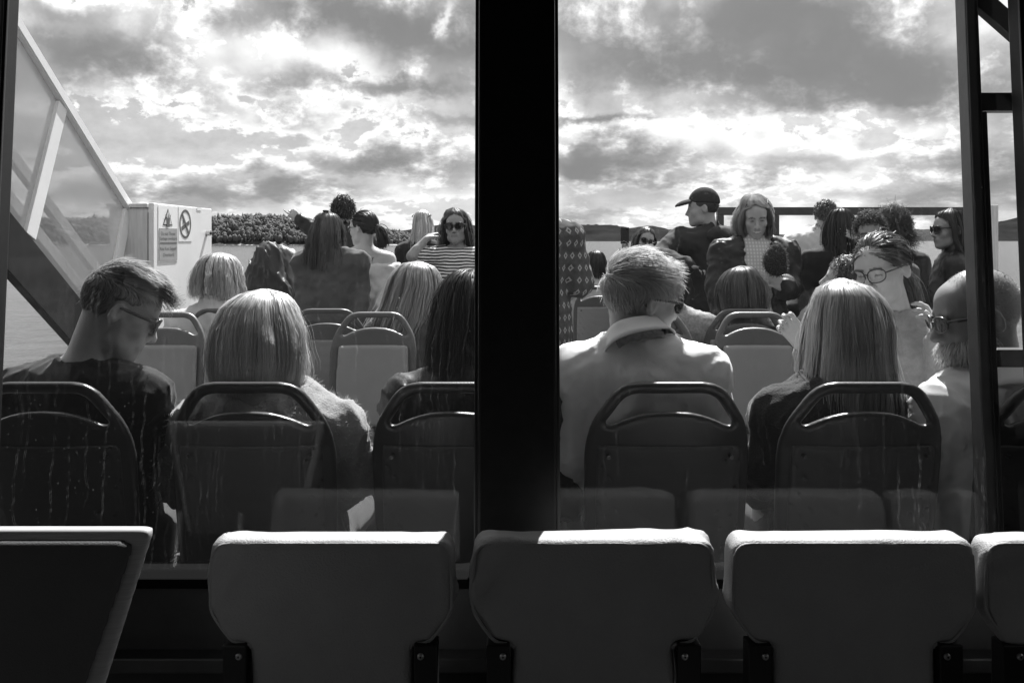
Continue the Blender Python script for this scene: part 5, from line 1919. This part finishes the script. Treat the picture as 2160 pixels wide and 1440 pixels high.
# stubble on the shaved head
g_ = np.random.default_rng(5)
u_ = g_.normal(size=(5200, 3)); u_ /= np.linalg.norm(u_, axis=1)[:, None]
q_ = HEAD_C + u_ * HEAD_R
ok_ = (q_[:, 2] > -0.07) & ((q_[:, 1] < 0.0) | (q_[:, 2] > 0.02)) & (q_[:, 2] < 0.085 + 0.05 * g_.random(5200)) & (q_[:, 1] < 0.055)
q_, u_ = q_[ok_], u_[ok_]
S_ = p6['H'] + (((q_[:, None] + u_[:, None] * np.linspace(-0.001, 0.0035, 3)[None, :, None]) * 1.06) @ p6['R'].T)
A_, B_, t_, n_ = ribbons(S_, 0.0012, 3, p6['H'])
mesh_obj('stubble', A_ - p6['base'], B_, H_GREY, p6['o'], smooth=True, tone=t_ * 0.5, normals=n_)
p7 = person('person in glasses and grey cardigan facing the cabin, one hand at the neck', (1860, 570, 3.05), (-130, 12, 6), yaw=-152, neck=(1912, 712, 3.10), sw=0.175, fem=True, skin=0.40, smile=True, closed=True, res=0.0046,
            arms={'L': dict(e=(1992, 840, 2.92), w=(1978, 712, 2.90), hand=dict(to=(1950, 618, 3.0), n=(0.9, -0.4, 0), curl=0.45, side=1)),
                  'R': dict(e=(1735, 850, 2.95), w=(1694, 728, 2.85), hand=dict(to=(1655, 672, 2.85), n=(0.3, 0.9, 0.2), curl=0.55, spread=0.6, side=1))},
            top=dict(m=cloth(0.27, 'knit'), sleeve=1.0, cuff=0.86, e=0.016, name='cardigan', collar=0.35, fold=0.008),
            hair=hr('back', H_BROWN, 3200, 0.24, seg=10, lift=0.25, vol=0.016, w=0.0022, frizz=0.05, grav=0.0, seed=31, tie=(0.0, -0.10, -0.02)), tail=dict(n=500, at=(0.0, -0.105, -0.02), dir=(-0.4, -0.5, -0.4), L=0.20),
            specs=[dict(dark=False, size=1.12)], group=gF, seed=7)
p8 = person('person in a dark top leaning over beside the grey cardigan', (1787, 596, 3.95), (-62, -14, -10), yaw=-30, neck=(1815, 668, 3.98), s=0.95, sw=0.15, build=0.85, skin=0.42,
            top=dict(m=cloth(0.08), sleeve=1.0, fold=0.007), hair=hr('short', H_BROWN, 1800, 0.055, seg=7, sides=0.5, comb=(0, 0.4, 0.3), lift=0.5, vol=0.016, w=0.003, mess=0.5, frizz=0.12, seed=4), group=gF, seed=8)

gM = 'passengers seated with their backs to the cabin'
p9 = person('person in a pale jacket seated with back turned in front of the cabinet', (464, 588, 4.55), (14, 4, 0), yaw=8, sw=0.19, fem=True, skin=0.45,
            top=dict(m=cloth(0.58), sleeve=1.0, e=0.022, name='jacket', collar=0.35, fold=0.010), hair=hr('sleek', H_FAIR, 1734, 0, seg=14, rows=rows('bob', 1.04, 1.0, -0.115), w=0.0028, seed=41, wave=0.006, bump=0.008, gap=70), group=gM, seed=9)
p10 = person('person in a dark jacket seated behind the grey seats below the striped top', (880, 607, 4.52), (18, 6, 4), yaw=10, sw=0.185, fem=True, skin=0.42,
             top=dict(m=cloth(0.10), sleeve=1.0, e=0.02, name='jacket'), hair=hr('sleek', H_BLOND2, 2427, 0, seg=16, rows=rows('long', 1.22, 1.05, -0.42, cx=-0.11), w=0.0026, seed=44, bump=0.008, ragged=0.03), group=gM, seed=10)
p11 = person('person in a dark jacket seated just below the open parka', (1563, 616, 4.58), (4, 4, -6), yaw=6, sw=0.18, fem=True, skin=0.38,
             top=dict(m=cloth(0.02, 'shell'), sleeve=1.0, e=0.025, name='jacket', collar=0.5), hair=hr('sleek', H_BROWN, 1849, 0, seg=13, rows=rows('bob', 1.04, 1.0, -0.125), w=0.0026, seed=47, part=0.012, bump=0.009, swell=0.012), group=gM, seed=11)
p12 = person('person in a pale denim jacket seated behind the pale cotton shirt', (1402, 594, 4.60), (10, 6, 0), yaw=8, neck=(1408, 660, 4.56), sw=0.195, skin=0.38,
             top=dict(m=cloth(0.30, 'denim'), sleeve=1.0, e=0.022, name='jacket', collar=0.4, fold=0.01), hair=hr('sleek', H_DARK, 1040, 0, seg=12, rows=rows('bob', 0.86, 0.9, -0.12), w=0.0032, seed=49), group=gM, seed=12)

gS = 'passengers standing on the open deck'
p14 = person('person in a loose dark sweater standing with back turned near the stern', (692, 489, 6.0), (6, 4, 0), yaw=4, pose='stand', neck=(697, 530, 5.97), sw=0.195, build=1.0, fem=True, skin=0.42,
             arms={'L': dict(e=(640, 606, 5.97), w=(652, 680, 5.85)), 'R': dict(e=(762, 606, 5.97), w=(752, 690, 5.85))},
             top=dict(m=cloth(0.085), sleeve=1.0, e=0.026, name='sweater', hem=0.08, neck=0.08, fold=0.012, fs=15), bottom=0.2,
             hair=hr('sleek', H_BROWN, 1849, 0, seg=16, rows=rows('long', 0.92, 0.95, -0.28), w=0.0036, seed=51, wave=0.008, bump=0.010, ragged=0.025, frizz=0.002), group=gS, seed=14)
tube('hair_tie', [p14['H'] + p14['R'] @ np.array([0.016 * math.cos(a), -0.06 + 0.016 * math.sin(a), 0.136]) - p14['base'] for a in np.linspace(0, 6.28, 9)], 0.007, mat('hair_tie_cloth', 0.02, 0.7), p14['o'], 6)
p15 = person('person in a black jacket pointing over the water with outstretched arm', (724, 450, 7.2), (-12, 6, 0), yaw=-14, pose='stand', sw=0.20, skin=0.36,
             arms={'L': dict(sh=(688, 497, 7.18), e=(664, 484, 7.30), w=(634, 464, 7.28), hand=dict(to=(606, 440, 7.25), n=(-0.3, -0.9, 0.2), point=True, curl=0.5))},
             top=dict(m=cloth(0.014, 'shell'), sleeve=1.0, cuff=0.95, e=0.03, name='jacket', collar=0.45, fold=0.01), hair=hr('short', H_DARK, 1500, 0.085, seg=8, sides=0.9, comb=(-0.3, 0.2, 0.4), lift=0.6, vol=0.03, w=0.0055, mess=0.9, frizz=0.16, grav=0.14, seed=54), group=gS, seed=15)
p16 = person('person in a slipped pale cardigan standing with bare shoulders and back turned', (767, 482, 6.3), (-58, 4, 0), yaw=-14, pose='stand', neck=(768, 526, 6.28), sw=0.175, fem=True, skin=0.46,
             arms={'R': dict(e=(828, 592, 6.28), w=(800, 655, 6.1)), 'L': dict(e=(722, 592, 6.28), w=(735, 655, 6.1))},
             top=dict(m=cloth(0.12), sleeve=0, e=0.004, name='tank_top', low=0.60, fold=0.004), top2=dict(m=cloth(0.60), sleeve=1.0, e=0.030, name='cardigan', neck=0.12, nz=-0.05, fold=0.013, fs=18, add=[], low=0.80),
             hair=hr('back', H_DARK, 1300, 0.2, seg=8, lift=0.2, vol=0.012, w=0.0048, frizz=0.04, grav=0.0, tie=(0, -0.105, 0.0), seed=57), tail=dict(n=320, at=(0, -0.112, 0.0), dir=(0.1, -0.9, -0.1), L=0.20), specs=[dict(dark=False)], group=gS, seed=16)
for q in (-1, 1):
    a_ = p16['N'] + p16['Rt'] @ np.array([q * 0.075, -0.045, -0.03]); b_ = p16['Pv'] + (p16['N'] - p16['Pv']) * 0.72 + p16['Rt'] @ np.array([0.0, -0.118, 0]); c_ = p16['Pv'] + (p16['N'] - p16['Pv']) * 0.55 + p16['Rt'] @ np.array([-q * 0.06, -0.112, 0])
    tube('strap', [a_ - p16['base'], (a_ + b_) / 2 - p16['base'] + p16['Rt'] @ np.array([0, -0.02, 0]), b_ - p16['base'], c_ - p16['base']], 0.006, mat('strap_black', 0.02, 0.7), p16['o'], 6)
p17 = person('person in a dark jacket near the stern with sunglasses pushed up', (892, 474, 8.0), (10, 2, 0), yaw=16, pose='stand', sw=0.18, fem=True, skin=0.44,
             top=dict(m=cloth(0.02), sleeve=1.0, e=0.022, name='jacket', fold=0.008), hair=hr('sleek', H_BLOND, 867, 0, seg=12, rows=rows('long', 0.78, 0.85, -0.24), w=0.005, seed=60), group=gS, seed=17)
glasses(p17['H'], p17['R'], 1.0, p17['o'], p17['base'], dark=True, up=True)


def stripes(t, x, y, z):
    w = t.m('ADD', z, t.m('MULTIPLY', t.m('SUBTRACT', t.noise(t.xyz(x, y, z), 9, 2, 0.5), 0.5), 0.02))
    s_ = t.m('FRACT', t.m('MULTIPLY', w, 47.0))
    return t.mix(t.rng(t.m('ABSOLUTE', t.m('SUBTRACT', s_, 0.5)), 0.22, 0.27), 0.70, 0.025)


p18 = person('person in striped top and sunglasses facing the cabin, one hand raised', (962, 478, 6.2), (184, 0, 2), yaw=176, pose='stand', neck=(966, 524, 6.22), sw=0.18, fem=True, skin=0.27,
             arms={'R': dict(sh=(924, 538, 6.18), e=(868, 541, 6.0), w=(898, 505, 6.05), hand=dict(to=(923, 484, 6.15), n=(-0.5, -0.6, 0.5), curl=0.6))},
             top=dict(m=stripe_mat('striped_jersey', stripes), sleeve=0.42, e=0.014, name='striped_top', fold=0.007, neck=0.085), hair=hr('sleek', H_BROWN, 1502, 0, seg=14, rows=rows('long', 0.86, 0.9, -0.30), w=0.004, seed=63, gap=52, part=0.014, wave=0.003, bump=0.010), specs=[dict(dark=True, size=1.12)], group=gS, seed=18)


def diamonds(t, x, y, z):
    u = t.m('ABSOLUTE', t.m('SUBTRACT', t.m('FRACT', t.m('ADD', t.m('MULTIPLY', x, 20), t.m('MULTIPLY', y, 14))), 0.5))
    zz = t.m('MULTIPLY', z, 14.5)
    v = t.m('ABSOLUTE', t.m('SUBTRACT', t.m('FRACT', zz), 0.5))
    d = t.m('ADD', u, v)
    ring = t.m('MULTIPLY', t.m('LESS_THAN', d, 0.30), t.m('GREATER_THAN', d, 0.13))
    return t.m('MULTIPLY_ADD', ring, 0.26, t.m('MULTIPLY_ADD', t.noise(t.xyz(x, y, z), 40, 3, 0.6), 0.06, 0.05))


p19 = person('person in short-sleeved diamond-patterned shirt standing behind the pillar', (1118, 408, 5.0), (10, 0, 0), yaw=20, pose='stand', neck=(1124, 470, 4.98), sw=0.22, build=1.08, skin=0.36,
             arms={'R': dict(sh=(1200, 497, 4.95), e=(1222, 600, 4.98), w=(1158, 652, 5.1))},
             top=dict(m=stripe_mat('diamond_print_cotton', diamonds), sleeve=0.60, e=0.024, name='patterned_shirt', hem=0.12, collar=0.3, fold=0.009), hair=hr('short', H_DARK, 900, 0.04, seg=6, w=0.005, lift=0.4, seed=66), group=gS, seed=19)
p20 = person('person in a pale jumper seated small against the glittering water', (1257, 558, 8.3), (0, 0, 0), yaw=0, sw=0.17, fem=True, skin=0.4,
             top=dict(m=cloth(0.45), sleeve=1.0, name='jumper'), hair=hr('sleek', H_DARK, 693, 0, seg=12, rows=rows('bob', 0.86, 0.9), w=0.0055, seed=68), group='passengers near the stern', seed=20)
p21 = person('person in sunglasses and dark top holding up a phone near the stern', (1360, 508, 8.2), (172, 4, -16), yaw=168, pose='stand', sw=0.17, fem=True, skin=0.29,
             arms={'R': dict(e=(1296, 575, 7.9), w=(1322, 538, 7.75), hand=dict(to=(1317, 505, 7.75), n=(0.1, 1, 0), curl=0.5)), 'L': dict(e=(1412, 570, 8.0), w=(1345, 545, 7.85))},
             top=dict(m=cloth(0.06), sleeve=0, e=0.012, name='top', neck=0.1, nz=0.0), hair=hr('sleek', H_BROWN, 867, 0, seg=12, rows=rows('long', 0.84, 0.9, -0.24), w=0.0052, seed=70, gap=58), specs=[dict(dark=True, size=1.15)], group='passengers near the stern', seed=21)
p22 = person('person in peaked cap and dark hooded jacket looking sideways', (1482, 440, 6.2), (-80, 4, 0), yaw=-22, pose='stand', neck=(1500, 492, 6.2), sw=0.205, build=1.08, skin=0.33,
             arms={'L': dict(sh=(1434, 502, 6.18), e=(1388, 545, 6.02), w=(1455, 562, 5.85)), 'R': dict(e=(1575, 600, 6.2), w=(1560, 660, 6.05))},
             top=dict(m=cloth(0.035), sleeve=1.0, e=0.03, name='hooded_jacket', hem=0.14, collar=0.4, fold=0.011, fs=15), bottom=0.03, group=gS, seed=22,
             hair=hr('short', H_BROWN, 700, 0.03, seg=6, w=0.005, lift=0.2, seed=71))
# hood of the jacket
Nb = p22['N']; Rb = p22['Rt']
V, F = solid([ell(Nb + Rb @ np.array([0.03, -0.10, -0.02]), (0.13, 0.085, 0.075), Rb, 0.03), ell(Nb + Rb @ np.array([0.13, -0.06, 0.0]), (0.07, 0.06, 0.05), Rb, 0.03), ell(Nb + Rb @ np.array([0.0, 0.03, 0.07]), (0.085, 0.09, 0.07), Rb, 0.02, -1)], 0.009, post=ridges(4, 28, 0.01))
mesh_obj('hood', V - p22['base'], F, cloth(0.035), p22['o'], smooth=True)
# peaked cap
Hh, Rh = p22['H'], p22['R']
V, F = solid([ell(Hh + Rh @ (HEAD_C + [0, -0.002, 0.010]), HEAD_R + [0.012, 0.014, 0.020], Rh, 0.01), bxp(Hh + Rh @ np.array([0, 0, -0.10]), (0.2, 0.2, 0.138), Rh @ np.array(Matrix.Rotation(0.10, 3, 'X')), 0.006, -1, 0.01)], 0.0075)
cap_o = mesh_obj('cap', V - p22['base'], F, cloth(0.04, 'denim'), p22['o'], smooth=True)
V, F = solid([ell(Hh + Rh @ np.array([0, 0.115, 0.040]), (0.074, 0.078, 0.030), Rh @ np.array(Matrix.Rotation(-0.20, 3, 'X')), 0.01), ell(Hh + Rh @ np.array([0, 0.105, 0.014]), (0.09, 0.11, 0.036), Rh @ np.array(Matrix.Rotation(-0.20, 3, 'X')), 0.006, -1), ell(Hh + Rh @ np.array([0, 0.02, 0.03]), (0.07, 0.07, 0.09), Rh, 0.006, -1)], 0.006)
mesh_obj('peak', V - p22['base'], F, cloth(0.04, 'denim'), cap_o, smooth=True)


def ribs(t, x, y, z):
    s_ = t.m('SINE', t.m('MULTIPLY', x, 340.0))
    r_ = t.m('SINE', t.m('MULTIPLY', z, 300.0))
    return t.m('MULTIPLY_ADD', t.m('MULTIPLY', t.m('ADD', s_, 1.0), t.m('ADD', r_, 1.2)), 0.055, 0.38)


p23 = person('person in an open dark parka over pale knit looking down at a furry hat', (1593, 455, 5.4), (188, 24, 3), yaw=184, pose='stand', neck=(1590, 510, 5.46), sw=0.195, fem=True, skin=0.36, closed=True, smile=True, res=0.0065,
             arms={'L': dict(e=(1668, 606, 5.38), w=(1648, 606, 5.12), hand=dict(to=(1622, 566, 5.1), n=(0.2, -0.9, -0.3), curl=0.5)), 'R': dict(e=(1512, 600, 5.40), w=(1530, 680, 5.30))},
             top=dict(m=stripe_mat('ribbed_knit', ribs), sleeve=0, e=0.016, name='knit_sweater', hem=0.16, collar=0.4, fold=0.006), top2=dict(m=cloth(0.014, 'shell'), sleeve=1.0, cuff=0.85, e=0.036, wide=0.012, name='parka', hem=0.22, neck=0.10, open=0.075, fold=0.012, fs=15), bottom=0.04,
             hair=hr('sleek', H_BLOND2, 1502, 0, seg=13, rows=rows('bob', 0.86, 0.92, -0.155), w=0.0036, seed=75, part=0.016, gap=54, hairline=0.112, wave=0.003, bump=0.010, swell=0.012), group=gS, seed=23)
glasses(p23['H'], p23['R'], 1.0, p23['o'], p23['base'], dark=True, up=True)
p24 = person('person in a light shirt standing with back turned near the wind screen', (1741, 456, 7.2), (14, 0, 0), yaw=12, pose='stand', neck=(1726, 494, 7.2), sw=0.205, build=1.08, skin=0.34,
             arms={'L': dict(e=(1680, 568, 7.18), w=(1692, 630, 7.0))}, top=dict(m=cloth(0.52), sleeve=0.55, e=0.022, name='shirt', hem=0.1, collar=0.3), hair=hr('short', H_BROWN, 1100, 0.06, seg=7, w=0.0055, lift=0.5, mess=0.8, frizz=0.1, sides=0.6, seed=78), group=gS, seed=24)
p25 = person('person in a dark jacket with back turned raising one hand to the face', (1772, 480, 6.0), (4, 4, 0), yaw=-6, pose='stand', neck=(1764, 528, 5.98), sw=0.185, fem=True, skin=0.38,
             arms={'L': dict(e=(1694, 612, 5.95), w=(1660, 672, 5.75)), 'R': dict(e=(1836, 572, 5.95), w=(1810, 508, 5.9), hand=dict(to=(1784, 484, 5.85), n=(0.1, -0.9, 0.4), curl=0.35))},
             top=dict(m=cloth(0.02), sleeve=1.0, cuff=0.7, e=0.024, name='jacket', hem=0.1, fold=0.009), hair=hr('sleek', H_DARK, 1387, 0, seg=14, rows=rows('long', 0.84, 0.92, -0.32), w=0.004, seed=80, bump=0.010, wave=0.002), group=gS, seed=25)
p26 = person('person in round glasses and dark jacket standing and facing the cabin', (1836, 494, 5.3), (-158, 10, 4), yaw=-160, pose='stand', neck=(1842, 552, 5.36), sw=0.18, fem=True, skin=0.29, smile=True, res=0.0065,
             top=dict(m=cloth(0.05), sleeve=1.0, e=0.022, name='jacket', collar=0.4), hair=hr('curly', H_CURL, 2200, 0.06, seg=8, lift=0.5, vol=0.024, w=0.003, curl=(0.008, 1.6), frizz=0.2, grav=0.0, line=0.01, back=-0.04, seed=84), specs=[dict(dark=False, size=1.0)], group=gS, seed=26)
p27 = person('person in a dark jacket with back turned, right behind the round glasses', (1880, 486, 6.0), (0, 0, 0), yaw=-4, pose='stand', neck=(1884, 532, 5.98), sw=0.185, fem=True, skin=0.36,
             top=dict(m=cloth(0.02), sleeve=1.0, e=0.024, name='jacket', collar=0.4), hair=hr('curly', H_CURL, 2800, 0.18, seg=10, lift=0.4, vol=0.055, w=0.0028, curl=(0.011, 2.4), frizz=0.22, grav=0.16, seed=86), group=gS, seed=27)
p28 = person('person in black jacket and sunglasses standing in profile by the steel post', (2004, 484, 5.6), (-92, 2, 0), yaw=-60, pose='stand', neck=(2022, 538, 5.6), sw=0.175, fem=True, skin=0.27, res=0.0065,
             top=dict(m=cloth(0.013, 'shell'), sleeve=1.0, e=0.024, name='jacket', collar=0.75, fold=0.010), hair=hr('sleek', H_DARK, 1618, 0, seg=14, rows=rows('long', 0.84, 0.95, -0.36), w=0.0038, seed=88, gap=66, bump=0.008, wave=0.003), specs=[dict(dark=True, size=1.1)], group=gS, seed=28)
p29 = person('seated person under the woven sun hat beside the peaked cap', (1436, 600, 6.5), (30, 10, 0), yaw=10, sw=0.17, fem=True, skin=0.4,
             top=dict(m=cloth(0.45), sleeve=1.0, name='jumper'), hair=hr('sleek', H_BROWN, 520, 0, seg=10, rows=rows('bob', 0.86, 0.9), w=0.005, seed=90), group='passengers near the stern', seed=29)



def weave(t, x, y, z):
    r_ = t.m('SQRT', t.m('ADD', t.m('MULTIPLY', x, x), t.m('MULTIPLY', y, y)))
    return t.m('MULTIPLY_ADD', t.m('SINE', t.m('MULTIPLY', t.m('ADD', r_, z), 420.0)), 0.06, 0.20)


Rq = rot(40, 5, 0) @ np.array(Matrix.Rotation(math.radians(62), 3, 'Y'))
hat_pts, hat_f = [], []
nr, na = 12, 40
prof_h = [(0.0, 0.115), (0.04, 0.113), (0.07, 0.100), (0.085, 0.06), (0.09, 0.012), (0.10, 0.0), (0.13, -0.004), (0.16, -0.010), (0.185, -0.02)]
for r_, z_ in prof_h:
    for k in range(na):
        a = 2 * math.pi * k / na
        hat_pts.append(np.array([r_ * math.cos(a), r_ * math.sin(a), z_ + 0.012 * math.sin(3 * a + 0.5) * max(0, r_ - 0.09) / 0.09]))
hat_f = [(i * na + k, i * na + (k + 1) % na, (i + 1) * na + (k + 1) % na, (i + 1) * na + k) for i in range(len(prof_h) - 1) for k in range(na)]
hc = P(1436, 572, 6.42)
hat = mesh_obj('sun_hat', np.array(hat_pts), hat_f, stripe_mat('woven_straw', weave), smooth=True, loc=hc)
hat.rotation_euler = Matrix(Rq).to_euler()
md = hat.modifiers.new('thick', 'SOLIDIFY'); md.thickness = 0.006
tag(hat, 'woven straw sun hat with a wide tilted brim', 'hat')

# phone held up near the stern
ph = empty('phone', P(1318, 497, 7.72), 'dark mobile phone held up against the water', 'phone')
box('case', (-0.037, -0.004, -0.072), (0.037, 0.004, 0.072), mat('phone_case', 0.02, 0.3), ph, 0.006)
box('screen', (-0.034, 0.0042, -0.068), (0.034, 0.0052, 0.068), M_LENS, ph)
box('camera_lens', (0.010, -0.0062, 0.045), (0.030, -0.0042, 0.064), M_LENS, ph, 0.002)

# furry hat in the parka woman's hand
c_ = P(1634, 546, 5.02)
V, F = solid([ell(c_, (0.062, 0.055, 0.085), rot(0, 0, 18), 0.02), ell(c_ + [0.02, 0, -0.05], (0.05, 0.05, 0.05), I3, 0.03)], 0.008, post=ridges(3, 60, 0.006))
fh = mesh_obj('furry_hat', V - c_, F, mat('dark_boucle', 0.03, 0.95, 0.1, noise=(90, 0.5)), smooth=True, loc=c_)
tag(fh, 'dark curly furry hat held by the person in the open parka', 'hat')
fz = fuzz(dict(base=c_, o=fh), V, F, 2200, 0.009, 0.003, H_CURL, 'curls', 3)
tag(fz, kind='stuff')

# coats thrown over the seat near the stern
oc_ = P(560, 640, 6.5); oc_[2] = 0.0


def drape(name, ops, m, seed, label):
    V, F = solid(ops, 0.010, post=ridges(seed, 34, 0.020, (1, 1, 2.5)))
    o = mesh_obj(name, V - oc_, F, m, smooth=True, loc=oc_)
    return tag(o, label, 'coat', 'coats thrown over a seat')


q = lambda a, b, y=6.5: P(a, b, y)
drape('coat', [cap(q(566, 538, 6.52), q(540, 640, 6.45), 0.09, 0.14, 0.06), cap(q(566, 540, 6.5), q(590, 650, 6.45), 0.09, 0.13, 0.06), ell(q(560, 590), (0.14, 0.10, 0.18), I3, 0.05)], cloth(0.03, 'shell'), 3, 'dark coat thrown over a seat near the stern')
drape('coat', [cap(q(590, 535, 6.62), q(612, 600, 6.62), 0.06, 0.10, 0.05), cap(q(612, 540, 6.62), q(622, 640, 6.60), 0.06, 0.10, 0.05)], cloth(0.16, 'shell'), 9, 'grey coat hanging beside the dark one')
